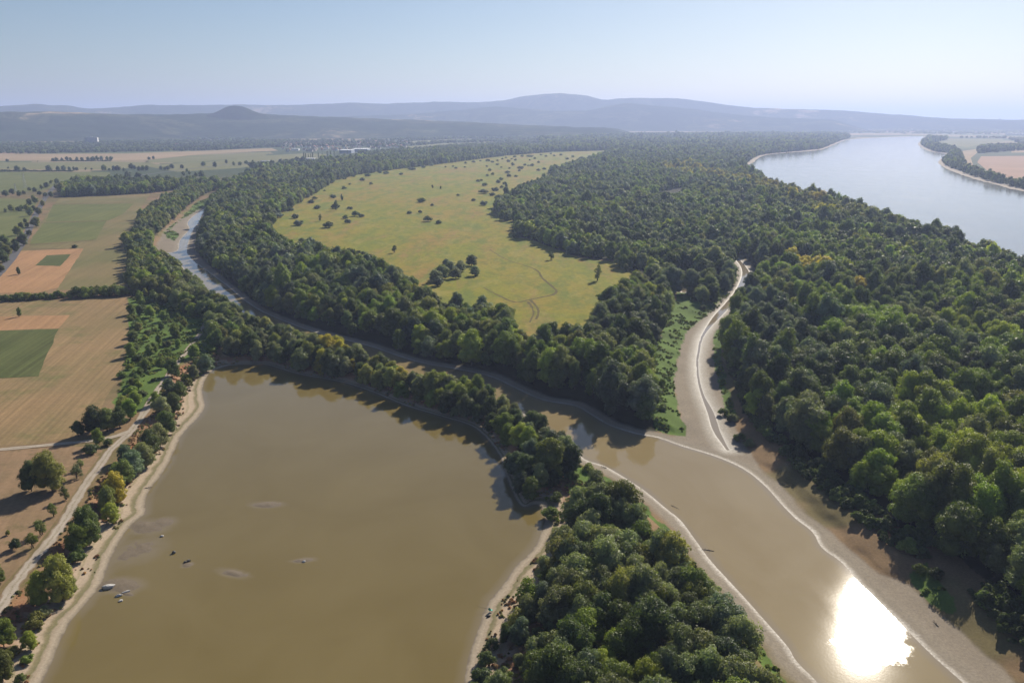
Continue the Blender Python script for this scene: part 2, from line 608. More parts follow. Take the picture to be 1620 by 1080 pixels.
WOODS['northwest'] = poly([(325, 365), (350, 345), (400, 340), (425, 352, 12), (440, 335, 8), (470, 318, 8), (500, 300, 8), (530, 282, 8), (560, 274, 8), (600, 268, 8), (650, 262, 8), (720, 254, 8), (800, 244, 8), (880, 238, 8), (960, 236, 8),
                           (980, 228, 12), (900, 230, 12), (800, 232, 14), (700, 237, 14), (620, 240, 14), (560, 247, 14), (500, 254, 14), (455, 258, 14), (405, 264, 14), (370, 280, 14), (345, 290, 14), (352, 305), (330, 330)])
WOODS['east'] = poly([(1040, 425), (1076, 440), (1095, 470), (1120, 485), (1150, 455), (1160, 425), (1168, 400), (1190, 410), (1195, 380), (1190, 330), (1160, 280), (1180, 262), (1190, 255), (1210, 243), (1255, 239), (1300, 235), (1322, 225),
                      (1345, 218), (1330, 214), (1150, 214), (1000, 216), (850, 222), (860, 232), (980, 232), (950, 246, 10), (900, 262, 12), (868, 266, 12), (880, 278, 10), (850, 288, 10), (815, 298, 12), (792, 312, 12), (782, 330, 8), (795, 345, 6), (822, 352), (815, 372), (845, 380), (885, 397),
                      (915, 406), (945, 410), (975, 412), (985, 430)])
WOODS['forest'] = poly([(1152, 520), (1150, 560), (1165, 610), (1175, 650), (1235, 695), (1280, 722), (1330, 760), (1380, 800), (1430, 838), (1480, 858), (1550, 905), (1600, 955), (1680, 1030), (1820, 1130), (2100, 1000), (1900, 520),
                        (1800, 448, 4), (1620, 413, 6), (1540, 388, 8), (1470, 370), (1400, 347), (1340, 327), (1280, 312), (1230, 292), (1205, 276), (1180, 262), (1160, 280), (1190, 330), (1195, 380), (1192, 425), (1190, 455), (1165, 492)])
WOODS['left'] = poly([(345, 470, 10), (330, 450, 12), (310, 432, 12), (285, 418, 12), (262, 412), (240, 398), (240, 375), (262, 355), (290, 332), (315, 312), (340, 300), (345, 292, 12), (320, 285, 12), (290, 292, 14), (262, 305, 14), (235, 320, 14), (218, 335, 14),
                      (205, 365, 14), (198, 385), (207, 420), (208, 450), (215, 470), (250, 468), (300, 500), (325, 500)])
WOODS['left_row'] = poly([(98, 312), (175, 309), (235, 306), (285, 300), (345, 296), (345, 282, 14), (300, 284, 14), (255, 283, 14), (205, 283, 14), (160, 280, 14), (115, 282, 14), (97, 292, 14)])
WOODS['far_bank'] = poly([(1900, 345), (1620, 300), (1580, 290), (1540, 280), (1500, 265), (1492, 255), (1500, 246), (1480, 240), (1462, 234), (1455, 225), (1465, 218), (1500, 221), (1470, 225, 10), (1500, 232, 10), (1515, 238, 10), (1525, 252, 10), (1530, 262, 14), (1550, 266, 14), (1570, 272, 14), (1590, 279, 14), (1620, 282, 14), (1900, 320, 14)])
WOODS['far_right'] = poly([(1548, 243), (1620, 238), (1800, 240), (1800, 231), (1620, 232), (1560, 234), (1545, 238)])

# ------------------------------------------------------------------ ground
az = np.concatenate([np.arange(-180, -44, 8.0), np.arange(-44, 44.01, 0.125), np.arange(52, 180, 8.0)])
rad = np.concatenate([[12, 40, 70, 90], np.exp(np.arange(math.log(104), math.log(460), 0.0040)), np.exp(np.arange(math.log(462), math.log(1500), 0.0075)), np.exp(np.linspace(math.log(1505), math.log(45000), 150))])
A, Rr = np.meshgrid(np.radians(az), rad, indexing='ij')
gx, gy = (np.sin(A) * Rr).ravel(), (np.cos(A) * Rr).ravel()
gz, g_dp, g_dc, g_dr, g_mud = terrain(gx, gy)
n_a, n_r = len(az), len(rad)
idx = np.arange(n_a * n_r).reshape(n_a, n_r)
f1 = np.stack([idx[:-1, :-1], idx[1:, :-1], idx[1:, 1:], idx[:-1, 1:]], -1).reshape(-1, 4)[:, ::-1]
f2 = np.stack([idx[-1, :-1], idx[0, :-1], idx[0, 1:], idx[-1, 1:]], -1).reshape(-1, 4)[:, ::-1]
faces = np.concatenate([f1, f2])

cov = np.empty((len(gx), 4), np.float32)
nA = fbm(gx / 60, gy / 60, 21, 5)
nB = fbm(gx / 9, gy / 9, 22, 4)
base = np.array([0.20, 0.135, 0.075]) * (0.8 + 0.5 * nA[:, None]) * (0.85 + 0.3 * nB[:, None])
gr = np.array([0.085, 0.105, 0.035]) * (0.7 + 0.6 * nB[:, None])
dry = sstep(0.42, 0.6, fbm(gx / 25, gy / 25, 23, 4))[:, None]
base = base * (1 - 0.45 * dry) + gr * 0.45 * dry
# beyond the near fields: a patchwork of far fields and woods
far = sstep(1300, 2000, np.hypot(gx, gy))[:, None]
cell = fbm(np.floor(gx / 420 + 0.35 * np.sin(gy / 900)), np.floor(gy / 700 + 0.3 * np.sin(gx / 1300)), 31, 1)[:, None]
pal = np.where(cell < 0.3, np.array([[0.24, 0.19, 0.11]]), np.where(cell < 0.5, np.array([[0.10, 0.12, 0.045]]), np.where(cell < 0.62, np.array([[0.30, 0.21, 0.13]]), np.array([[0.055, 0.075, 0.035]]))))
base = base * (1 - far) + pal * far
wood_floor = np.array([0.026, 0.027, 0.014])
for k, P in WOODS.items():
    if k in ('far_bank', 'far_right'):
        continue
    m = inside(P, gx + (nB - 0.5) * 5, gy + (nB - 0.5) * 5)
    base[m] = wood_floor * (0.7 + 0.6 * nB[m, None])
for P in GRASS_ZONES:
    m = inside(P, gx + (nB - 0.5) * 4, gy + (nB - 0.5) * 4)
    base[m] = np.array([0.090, 0.140, 0.030]) * (0.6 + 0.8 * nB[m, None])
mudc = np.array([0.235, 0.198, 0.152]) * (0.85 + 0.3 * nB[:, None])
mk = (g_mud * (1 - 0.0 * g_mud))[:, None]
grassm = np.zeros(len(gx), bool)
for P in GRASS_ZONES:
    grassm |= inside(P, gx + (nB - 0.5) * 4, gy + (nB - 0.5) * 4)
mk = mk * (~grassm)[:, None]
base = base * (1 - mk) + mudc * mk
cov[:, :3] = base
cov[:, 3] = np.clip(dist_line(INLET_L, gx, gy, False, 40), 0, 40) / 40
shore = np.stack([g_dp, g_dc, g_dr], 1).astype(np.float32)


def ground_material():
    t = NT('ground')
    ac = t.new('ShaderNodeAttribute')
    ac.attribute_name = 'cover'
    ash = t.new('ShaderNodeAttribute')
    ash.attribute_name = 'shore'
    sp = t.new('ShaderNodeSeparateXYZ')
    t.link(ash.outputs['Vector'], sp.inputs[0])
    wig = t.noise(t.pos(), 0.35, 4, 0.6)
    fine = t.noise(t.pos(), 1.6, 5, 0.7)

    def wob(d, amt):
        return t.math('ADD', d, t.mapr(wig, 0.2, 0.8, -amt, amt))
    # pond beach
    dpn = t.math('DIVIDE', wob(sp.outputs[0], 0.5), 19.0)
    beach = t.ramp(dpn, [(0.0, (0.15, 0.12, 0.085)), (0.03, (0.27, 0.225, 0.165)), (0.075, (0.36, 0.30, 0.225)), (0.13, (0.31, 0.25, 0.18)), (0.155, (0.17, 0.155, 0.08)), (0.20, (0.22, 0.185, 0.11)), (0.24, (0.37, 0.295, 0.215)),
                         (0.33, (0.40, 0.315, 0.23)), (0.36, (0.30, 0.25, 0.16)), (0.42, (0.41, 0.315, 0.225)), (0.55, (0.36, 0.25, 0.17)), (0.68, (0.27, 0.155, 0.09)), (0.85, (0.22, 0.13, 0.075))])
    red = t.noise(t.pos(), 0.13, 4, 0.6)
    beach = t.mix(t.math('MULTIPLY', t.mapr(red, 0.52, 0.62), t.mapr(dpn, 0.4, 0.52)), beach, (0.25, 0.115, 0.06))
    col = t.mix(t.mapr(dpn, 0.75, 0.98, 1, 0), ac.outputs['Color'], beach)
    # channel bank: wet mud, then damp mud
    dcn = wob(sp.outputs[1], 0.45)
    mudc_ = t.mix(wig, (0.21, 0.178, 0.135), (0.285, 0.245, 0.19))
    col = t.mix(t.mapr(dcn, 3.5, 6.0, 1, 0), col, mudc_)
    # river beach
    col = t.mix(t.mapr(sp.outputs[2], 12, 26, 1, 0), col, (0.36, 0.31, 0.25))
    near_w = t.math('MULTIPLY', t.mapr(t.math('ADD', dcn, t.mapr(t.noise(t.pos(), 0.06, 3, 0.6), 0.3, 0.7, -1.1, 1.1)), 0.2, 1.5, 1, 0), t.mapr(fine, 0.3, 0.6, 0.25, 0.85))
    col = t.mix(near_w, col, (0.38, 0.345, 0.295))  # pale gravel colour, also standing in for glare along the waterline
    # the drained side channel: broad wet bed, sun glare painted in as a pale tone fading softly
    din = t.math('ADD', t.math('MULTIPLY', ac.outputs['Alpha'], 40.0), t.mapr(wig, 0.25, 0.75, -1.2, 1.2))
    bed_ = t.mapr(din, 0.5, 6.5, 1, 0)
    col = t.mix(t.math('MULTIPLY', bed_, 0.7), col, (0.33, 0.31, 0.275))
    k = t.mapr(fine, 0.2, 0.8, 0.72, 1.28)
    v = t.new('ShaderNodeVectorMath')
    v.operation = 'SCALE'
    t.link(col, v.inputs[0])
    t.link(k, v.inputs['Scale'])
    # wetness: gloss falls off with distance from the water's edge
    wet = t.math('MAXIMUM', t.mapr(dcn, 0.5, 2.2, 1, 0), t.math('MULTIPLY', t.mapr(dcn, 2.0, 8.0, 1, 0), 0.12))
    wet = t.math('MULTIPLY', wet, t.mapr(fine, 0.3, 0.62, 0.55, 1.0))
    wet = t.math('MAXIMUM', wet, t.math('MULTIPLY', bed_, t.mapr(fine, 0.3, 0.62, 0.5, 0.95)))
    wet = t.math('MAXIMUM', wet, t.mapr(sp.outputs[0], 0.2, 1.3, 0.35, 0))
    rough = t.mapr(wet, 0, 1, 0.92, 0.58)
    spec = t.mapr(wet, 0, 1, 0.08, 0.38)
    nrm = t.bump(fine, 0.55, 0.12)
    t.principled(v.outputs[0], rough, spec, nrm)
    return t.m


M_GROUND = ground_material()
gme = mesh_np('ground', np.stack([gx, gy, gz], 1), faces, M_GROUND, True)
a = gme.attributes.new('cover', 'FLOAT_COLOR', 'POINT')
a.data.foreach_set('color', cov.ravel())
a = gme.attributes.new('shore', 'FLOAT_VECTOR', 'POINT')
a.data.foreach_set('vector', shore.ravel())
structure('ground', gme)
del A, Rr, faces, f1, f2


def flat_sheet(name, P, z, mat):
    me = mesh_np(name, [(p[0], p[1], z) for p in P], [list(range(len(P)))], mat)
    if me.polygons[0].normal.z < 0:
        me.flip_normals()
    return structure(name, me)


# ------------------------------------------------------------------ water
M_POND = water_material('pond_water', (0.148, 0.112, 0.038), (0.165, 0.127, 0.048), 0.05, 0.012, None, (0.195, 0.158, 0.10))
gl0 = G(1380, 980, 0)
M_CHAN = water_material('channel_water', (0.225, 0.172, 0.085), (0.25, 0.198, 0.108), 0.045, 0.012, (gl0, (8.5, 24), R(-30), 0.12), (0.22, 0.185, 0.14))
M_RIVER = water_material('river_water', (0.13, 0.135, 0.12), (0.15, 0.155, 0.14), 0.10, 0.02)


def water_grid(name, P, step, mat):
    """level sheet reaching a little under the banks, with the height of the bed below it"""
    lo, hi = P.min(0) - 6, P.max(0) + 6
    nx, ny = int((hi[0] - lo[0]) / step) + 1, int((hi[1] - lo[1]) / step) + 1
    I, J = np.meshgrid(np.arange(nx), np.arange(ny), indexing='ij')
    x, y = (lo[0] + I * step).ravel(), (lo[1] + J * step).ravel()
    d = sdist(P, x, y, 12)
    ii = np.arange(nx * ny).reshape(nx, ny)
    F = np.stack([ii[:-1, :-1], ii[1:, :-1], ii[1:, 1:], ii[:-1, 1:]], -1).reshape(-1, 4)
    F = F[(d[F] < 2.5).any(1)]
    used = np.unique(F)
    mp_ = np.full(nx * ny, -1)
    mp_[used] = np.arange(len(used))
    x, y = x[used], y[used]
    bed = terrain(x, y)[0].astype(np.float32)
    me = mesh_np(name, np.stack([x, y, np.zeros(len(x))], 1), mp_[F], mat)
    a_ = me.attributes.new('bed', 'FLOAT', 'POINT')
    a_.data.foreach_set('value', bed)
    return structure(name, me)


water_grid('pond', POND, 1.6, M_POND)
water_grid('channel', CHAN, 2.0, M_CHAN)
flat_sheet('inlet_stream', np.concatenate([il + (il - ir) * 0.35, (ir + (ir - il) * 0.35)[::-1]]), 0.012, M_CHAN)
flat_sheet('inlet_pool', offset(INLET2, 1.5), 0.0, M_CHAN)
flat_sheet('river', offset(RIVER, 10), 0.0, M_RIVER)


# ------------------------------------------------------------------ fields, meadow, tracks, roads (thin sheets on the plain)
def rough_edge(P, step=6.0, amp=1.0, seed=0):
    out = []
    n = len(P)
    for i in range(n):
        p, q = P[i], P[(i + 1) % n]
        L = np.linalg.norm(q - p)
        k = max(1, min(60, int(L / step)))
        for j in range(k):
            out.append(p + (q - p) * j / k)
    out = np.array(out)
    a1 = (fbm(out[:, 0] / 9, out[:, 1] / 9, seed, 3) - 0.5) * 2 * amp
    a2 = (fbm(out[:, 0] / 9, out[:, 1] / 9, seed + 40, 3) - 0.5) * 2 * amp
    return out + np.stack([a1, a2], 1)


STUB = field_material('stubble', (0.262, 0.176, 0.090), (0.205, 0.152, 0.074), R(11), 1.6, 0.20, 0.018, 0.6, (0.135, 0.130, 0.05), 0.53)
STUB2 = field_material('pale_stubble', (0.36, 0.205, 0.105), (0.30, 0.18, 0.09), R(14), 3.0, 0.16)
DRY = field_material('dry_pasture', (0.205, 0.155, 0.075), (0.145, 0.135, 0.055), R(10), 5.0, 0.10, 0.012)
CROP = field_material('green_crop', (0.075, 0.090, 0.028), (0.095, 0.105, 0.036), R(8), 1.3, 0.28, 0.03)
CROP2 = field_material('pale_green_crop', (0.105, 0.122, 0.038), (0.135, 0.142, 0.046), R(9), 3.5, 0.14, 0.02)
SOIL = field_material('bare_soil', (0.255, 0.168, 0.098), (0.205, 0.145, 0.082), R(18), 2.5, 0.10, 0.06, 0.6, (0.12, 0.105, 0.045), 0.58)
FARTAN = field_material('far_stubble', (0.34, 0.245, 0.15), (0.28, 0.21, 0.12), R(80), 30.0, 0.08, 0.004)
FARGREEN = field_material('far_green_field', (0.145, 0.15, 0.06), (0.175, 0.165, 0.07), R(80), 30.0, 0.10, 0.004)
PINK = field_material('reddish_field', (0.36, 0.225, 0.155), (0.31, 0.20, 0.135), R(70), 20.0, 0.08, 0.006)


def meadow_material():
    t = NT('meadow_grass')
    n1 = t.noise(t.pos((1, 0.5, 1)), 0.010, 5, 0.6, 0.8)
    c = t.ramp(n1, [(0.32, (0.135, 0.165, 0.016)), (0.45, (0.200, 0.186, 0.020)), (0.56, (0.225, 0.178, 0.026)), (0.68, (0.240, 0.155, 0.040))])
    n2 = t.noise(t.pos((1, 0.35, 1), 0.3), 0.05, 5, 0.65)
    c = t.mix(t.mapr(n2, 0.50, 0.62, 0, 0.75), c, (0.115, 0.150, 0.024))
    n4 = t.noise(t.pos((1, 0.22, 1), -0.25), 0.035, 5, 0.7, 0.4)
    c = t.mix(t.mapr(n4, 0.54, 0.66, 0, 0.55), c, (0.245, 0.135, 0.062))
    n5 = t.noise(t.pos((1, 0.6, 1), 0.7), 0.13, 5, 0.7)
    c = t.mix(t.mapr(n5, 0.48, 0.62, 0, 0.6), c, (0.110, 0.135, 0.022))
    n6 = t.noise(t.pos((1, 0.4, 1), 0.2), 0.07, 5, 0.7, 0.5)
    c = t.mix(t.mapr(n6, 0.53, 0.65, 0, 0.5), c, (0.26, 0.22, 0.06))
    n3 = t.noise(t.pos(), 0.5, 5, 0.75)
    k = t.mapr(n3, 0.25, 0.75, 0.72, 1.28)
    v = t.new('ShaderNodeVectorMath')
    v.operation = 'SCALE'
    t.link(c, v.inputs[0])
    t.link(k, v.inputs['Scale'])
    t.principled(v.outputs[0], 0.95, 0.1)
    return t.m


MEADOW = poly([(400, 350), (440, 325), (480, 305), (520, 285), (600, 268), (690, 254), (800, 243), (880, 238), (960, 237), (955, 246), (905, 262), (872, 268), (885, 280), (855, 290), (820, 298), (795, 312), (785, 332), (800, 346), (830, 352), (820, 374), (850, 382),
               (890, 398), (920, 408), (950, 412), (990, 415), (1000, 432), (985, 460), (970, 490), (955, 530), (920, 545), (880, 548), (855, 565), (830, 570), (815, 545), (760, 520), (700, 505), (660, 490), (600, 455), (540, 435), (490, 420), (450, 405), (425, 380)])
flat_sheet('meadow', rough_edge(MEADOW, 8, 2.5, 61), LAND + 0.05, meadow_material())

FIELDS = [
    ('field', [(95, 313), (238, 307), (222, 330), (206, 365), (206, 400), (208, 430), (207, 456), (88, 459), (128, 394), (48, 392), (68, 348), (84, 325)], DRY, 0.04),
    ('field', [(70, 352.5), (168, 350), (152, 379), (48, 386), (52, 374)], CROP2, 0.08),
    ('field', [(84, 324), (212, 322), (195, 338), (172, 349), (72, 351)], CROP2, 0.08),
    ('field', [(96, 312.5), (236, 307.5), (225, 318), (212, 321), (86, 322.5)], DRY, 0.08),
    ('field', [(34, 397), (133, 393), (92, 455), (60, 463), (-60, 464), (-60, 440), (0, 424)], STUB2, 0.08),
    ('field', [(74, 404), (113, 402), (96, 421), (56, 420)], CROP, 0.12),
    ('field', [(-120, 480), (198, 472), (206, 540), (186, 600), (150, 660), (115, 692), (60, 702), (-120, 712)], STUB, 0.04),
    ('field', [(-120, 504), (112, 498), (94, 519), (-120, 527)], STUB2, 0.08),
    ('field', [(-120, 527), (92, 520.5), (60, 595), (-120, 605)], CROP, 0.12),
    ('field', [(-120, 720), (60, 708), (150, 706), (165, 712), (140, 745), (100, 805), (60, 860), (20, 912), (-20, 950), (-120, 1060)], SOIL, 0.04),
    ('field', [(-200, 271), (175, 272.5), (172, 281), (105, 284), (95, 292), (62, 303), (-200, 305)], CROP2, 0.04),
    ('field', [(-200, 307), (60, 316), (52, 335), (40, 362), (20, 382), (0, 400), (-200, 420)], CROP2, 0.04),
    ('field', [(-200, 256), (60, 257), (170, 256), (300, 258), (420, 246), (430, 240), (300, 246), (230, 254), (250, 262), (180, 268), (-200, 268)], FARGREEN, 0.04),
    ('field', [(-200, 245), (200, 243), (330, 238.5), (430, 234.5), (440, 238.5), (330, 243), (230, 253), (80, 254.5), (-200, 255)], FARTAN, 0.1),
    ('field', [(225, 262), (330, 256), (405, 247), (480, 243), (520, 244), (500, 252), (430, 262), (350, 268), (280, 272)], FARGREEN, 0.12),
    ('field', [(-200, 207), (70, 208), (98, 212), (60, 217), (30, 226), (-200, 228)], FARTAN, 0.1),
    ('field', [(385, 215), (440, 213), (600, 217), (590, 220), (480, 223), (395, 222)], FARTAN, 0.1),
    ('field', [(630, 233), (700, 227), (800, 224), (805, 227), (720, 232), (650, 238)], FARGREEN, 0.1),
    ('field', [(800, 207.5), (1000, 206.5), (1300, 207), (1320, 209), (1080, 212), (900, 211), (800, 210)], FARTAN, 0.1),
    ('field', [(90, 216), (130, 212), (190, 213), (160, 219)], FARTAN, 0.1),
    ('field', [(300, 215), (350, 212), (390, 214), (330, 218)], FARTAN, 0.1),
    ('field', [(640, 212), (720, 209), (780, 210), (700, 214)], FARTAN, 0.1),
    ('field', [(640, 224), (720, 220), (800, 219), (810, 221), (730, 224), (660, 228)], FARGREEN, 0.1),
    ('field', [(1546, 257), (1552, 247.5), (1700, 246), (1800, 252), (1800, 300), (1640, 286), (1592, 281), (1562, 270)], PINK, 0.1),
    ('field', [(1468, 222.5), (1520, 219.5), (1585, 220), (1590, 224), (1555, 228), (1530, 233), (1505, 230)], FARGREEN, 0.1),
    ('field', [(1515, 262), (1518, 250), (1523, 239), (1545, 236), (1548, 240), (1536, 250), (1540, 264), (1528, 268)], FARTAN, 0.1),
    ('field', [(1600, 236), (1800, 236), (1800, 241), (1600, 241.5)], FARTAN, 0.1),
]
for i, (nm, P, mt, dz) in enumerate(FIELDS):
    flat_sheet(nm, rough_edge(poly(P), 6, 0.8, 70 + i), LAND + dz, mt)


def strip(name, pts, mat, dz=0.10, z=LAND, per=6, across=6, rag=0.5, seed=0):
    """a track or road laid over the ground"""
    l, r, c = ribbon(pts, z, per)
    l = l + (fbm(l[:, 0] / 2, l[:, 1] / 2, seed, 2)[:, None] - 0.5) * rag * 2
    r = r + (fbm(r[:, 0] / 2, r[:, 1] / 2, seed + 5, 2)[:, None] - 0.5) * rag * 2
    V = []
    for j in range(across + 1):
        V.append(l + (r - l) * j / across)
    V = np.stack(V, 1).reshape(-1, 2)
    h = terrain(V[:, 0].copy(), V[:, 1].copy())[0] + dz
    n = len(l)
    ii = np.arange(n * (across + 1)).reshape(n, across + 1)
    F = np.stack([ii[:-1, :-1], ii[:-1, 1:], ii[1:, 1:], ii[1:, :-1]], -1).reshape(-1, 4)
    me = mesh_np(name, np.concatenate([V, h[:, None]], 1), F, mat)
    a_ = me.attributes.new('across', 'FLOAT', 'POINT')
    a_.data.foreach_set('value', np.tile(np.abs(np.linspace(-1, 1, across + 1)), n).astype(np.float32))
    if len(me.polygons) and me.polygons[0].normal.z < 0:
        me.flip_normals()
    return structure(name, me)


def track_material():
    t = NT('dirt_track')
    n = t.noise(t.pos(), 0.25, 5, 0.6)
    c = t.mix(t.mapr(n, 0.3, 0.7), (0.30, 0.255, 0.20), (0.43, 0.375, 0.31))
    f = t.noise(t.pos(), 2.5, 4, 0.7)
    c = t.mix(t.mapr(f, 0.55, 0.75, 0, 0.5), c, (0.22, 0.17, 0.115))
    ac = t.new('ShaderNodeAttribute')
    ac.attribute_name = 'across'
    e = t.math('ADD', ac.outputs['Fac'], t.mapr(n, 0.25, 0.75, -0.4, 0.4))
    c = t.mix(t.mapr(e, 0.7, 1.0, 0, 0.85), c, (0.19, 0.13, 0.075))
    c = t.mix(t.math('MULTIPLY', t.mapr(ac.outputs['Fac'], 0.05, 0.3, 1, 0), t.mapr(f, 0.4, 0.6, 0, 0.7)), c, (0.17, 0.14, 0.07))
    t.principled(c, 0.95, 0.1, t.bump(f, 0.4, 0.08))
    return t.m


M_TRACK = track_material()
M_RUT = plain('trodden_earth', (0.115, 0.095, 0.040), 0.95, 0.05, 0.5, 0.35)
M_ASPH = plain('asphalt', (0.10, 0.10, 0.105), 0.85, 0.2, 0.5, 0.15)
strip('dirt_track', [(-60, 1030, 3.8), (0, 958, 3.8), (25, 922, 3.6), (55, 884, 3.5), (85, 849, 3.5), (110, 810, 3.3), (130, 775, 3.3), (155, 740, 3.3), (176, 711, 3.3), (205, 684, 3.5), (226, 656, 3.2), (245, 624, 3.0), (268, 590, 2.7), (292, 560, 2.6), (316, 528, 2.6), (330, 500, 2.3)], M_TRACK, seed=1)
strip('field_track', [(-100, 718, 3.2), (0, 711, 3.2), (65, 705, 3.0), (130, 699, 3.0), (175, 692, 3.2), (203, 683, 3.3)], M_TRACK, 0.14, seed=2)
strip('road', [(-60, 490, 7), (-10, 440, 7), (8, 422, 7), (35, 385, 7), (50, 355, 7), (60, 334, 7), (72, 313, 7), (84, 298, 7), (95, 288, 7), (125, 284, 7), (185, 284, 7), (212, 279.5, 8), (237, 275.5, 8), (267, 271.5, 8), (330, 264, 8), (410, 255.5, 8), (470, 251, 8), (520, 246, 8)], M_ASPH, 0.18, seed=3)
strip('rut', [(765, 455, 1.0), (790, 468, 1.6), (815, 478, 2.2), (838, 474, 2.0), (858, 470, 2.4), (875, 466, 2.4), (880, 460, 2.0), (870, 450, 2.0), (858, 440, 1.8), (850, 428, 1.4), (830, 420, 1.2), (800, 410, 1.0), (775, 395, 0.8)], M_RUT, 0.09, seed=4)
strip('rut', [(838, 474, 2.6), (848, 484, 1.6), (852, 494, 1.4), (848, 505, 1.4)], M_RUT, 0.095, seed=5)
strip('rut', [(835, 477, 2.0), (842, 487, 1.3), (844, 497, 1.2), (838, 510, 1.2)], M_RUT, 0.1, seed=6)
strip('rut', [(640, 380, 0.8), (700, 377, 0.8), (779, 375, 0.9), (830, 374, 0.8)], M_RUT, 0.085, seed=8)
strip('furrow', [(47, 387, 2.4), (100, 384.5, 2.2), (148, 380, 2.0)], M_RUT, 0.2, seed=9)
strip('furrow', [(66, 352.5, 2.6), (120, 351, 2.6), (169, 349.5, 2.2)], M_RUT, 0.2, seed=10)
strip('furrow', [(82, 323.5, 2.4), (150, 322, 2.4), (213, 320.5, 2.0)], M_RUT, 0.2, seed=11)


# ------------------------------------------------------------------ hills
def hill_material(seed):
    t = NT('hill_cover')
    n = t.noise(t.pos((1, 1, 1)), 0.0016, 6, 0.62, 0.5)
    c = t.ramp(n, [(0.38, (0.022, 0.034, 0.015)), (0.52, (0.034, 0.046, 0.020)), (0.56, (0.075, 0.08, 0.034)), (0.59, (0.032, 0.044, 0.019)), (0.63, (0.09, 0.088, 0.04)), (0.67, (0.32, 0.24, 0.145))])
    f = t.noise(t.pos(), 0.008, 6, 0.75)
    k = t.mapr(f, 0.3, 0.7, 0.45, 1.6)
    v = t.new('ShaderNodeVectorMath')
    v.operation = 'SCALE'
    t.link(c, v.inputs[0])
    t.link(k, v.inputs['Scale'])
    t.principled(v.outputs[0], 1.0, 0.0)
    return t.m


M_HILL = hill_material(0)


def hill(crest, r0, r1, r2, seed, rough=0.10):
    """a ridge: crest points are picture places of the skyline, taken at distance r1"""
    c = sorted(crest)
    ax_ = np.array([math.atan2(*G(p[0], 600, 0)[:1], 1) if False else math.atan((p[0] - PW / 2) / (FPX * math.cos(PITCH) + (540 - p[1]) * math.sin(PITCH))) for p in c])
    hh = []
    for p, a_ in zip(c, ax_):
        dz = (540 - p[1]) / FPX
        up = -math.sin(PITCH) + dz * math.cos(PITCH)
        fw = math.cos(PITCH) + dz * math.sin(PITCH)
        hor = math.hypot(fw, (p[0] - PW / 2) / FPX)
        hh.append(CAM_H + r1 * up / hor)
    aa = np.radians(np.arange(math.degrees(ax_[0]), math.degrees(ax_[-1]), 0.09))
    H = np.interp(aa, ax_, np.array(hh))
    ker = np.ones(9) / 9
    H = np.convolve(np.pad(H, 4, mode='edge'), ker, 'valid')
    rr = np.concatenate([np.linspace(r0, r1, 34), np.linspace(r1, r2, 14)[1:]])
    AA, RR = np.meshgrid(aa, rr, indexing='ij')
    x, y = np.sin(AA) * RR, np.cos(AA) * RR
    t = np.where(RR < r1, (RR - r0) / (r1 - r0), (r2 - RR) / (r2 - r1))
    nz = fbm(x / 900, y / 900, seed, 5)
    shape = sstep(0, 1, t) ** (0.9 + 0.7 * nz)
    Z = H[:, None] * shape + (nz - 0.5) * rough * 2 * H[:, None] * np.sin(np.clip(t, 0, 1) * math.pi) + (fbm(x / 120, y / 120, seed + 9, 3) - 0.5) * 14 * np.clip(t * 3, 0, 1)
    ew = min(0.06, 0.2 * (aa[-1] - aa[0]))
    edge = np.minimum(sstep(0, ew, (AA - aa[0])), sstep(0, ew, (aa[-1] - AA)))
    Z = Z * edge - 4
    n, m = Z.shape
    ii = np.arange(n * m).reshape(n, m)
    F = np.stack([ii[:-1, :-1], ii[1:, :-1], ii[1:, 1:], ii[:-1, 1:]], -1).reshape(-1, 4)[:, ::-1]
    return structure('hill', mesh_np('hill', np.stack([x.ravel(), y.ravel(), Z.ravel()], 1), F, M_HILL, True))


hill([(-500, 178), (0, 177), (90, 175.5), (150, 178.5), (230, 181), (330, 178.5), (350, 178), (410, 180), (450, 181), (520, 184), (600, 187), (700, 191), (800, 196), (920, 201), (1040, 204)], 4700, 6000, 7800, 101, 0.3)
hill([(300, 184), (336, 179), (346, 174), (358, 168), (366, 166), (376, 165.5), (388, 168.5), (398, 174), (408, 179), (450, 185)], 5500, 5780, 6200, 111, 0.02)
hill([(440, 186), (560, 183), (640, 181), (700, 176), (760, 170), (790, 168.5), (830, 172), (880, 175), (930, 175), (960, 168), (990, 162.5), (1040, 167), (1100, 172), (1150, 179), (1215, 185), (1290, 188), (1400, 190)], 7700, 8900, 10300, 121, 0.2)
hill([(-500, 166), (-100, 168), (0, 168), (40, 165), (62, 163.5), (82, 167), (105, 165.5), (130, 171), (180, 170), (240, 165.5), (300, 166.5), (372, 165), (440, 166.5), (520, 164), (556, 162), (600, 164), (650, 162), (700, 160.5), (760, 161.5), (800, 158), (830, 151.5), (862, 148.5), (890, 147.5), (925, 150), (955, 157.5),
      (1000, 154), (1030, 155), (1070, 155), (1110, 160), (1150, 166), (1200, 170.5), (1290, 173), (1330, 174), (1420, 181), (1500, 187), (1560, 188.5), (1640, 189.5), (1760, 190.5)], 9300, 10500, 13500, 131, 0.15)

# ------------------------------------------------------------------ tree shapes
PROTO = bpy.data.collections.new('tree_shapes')      # not linked to the scene: shapes for the tree masses


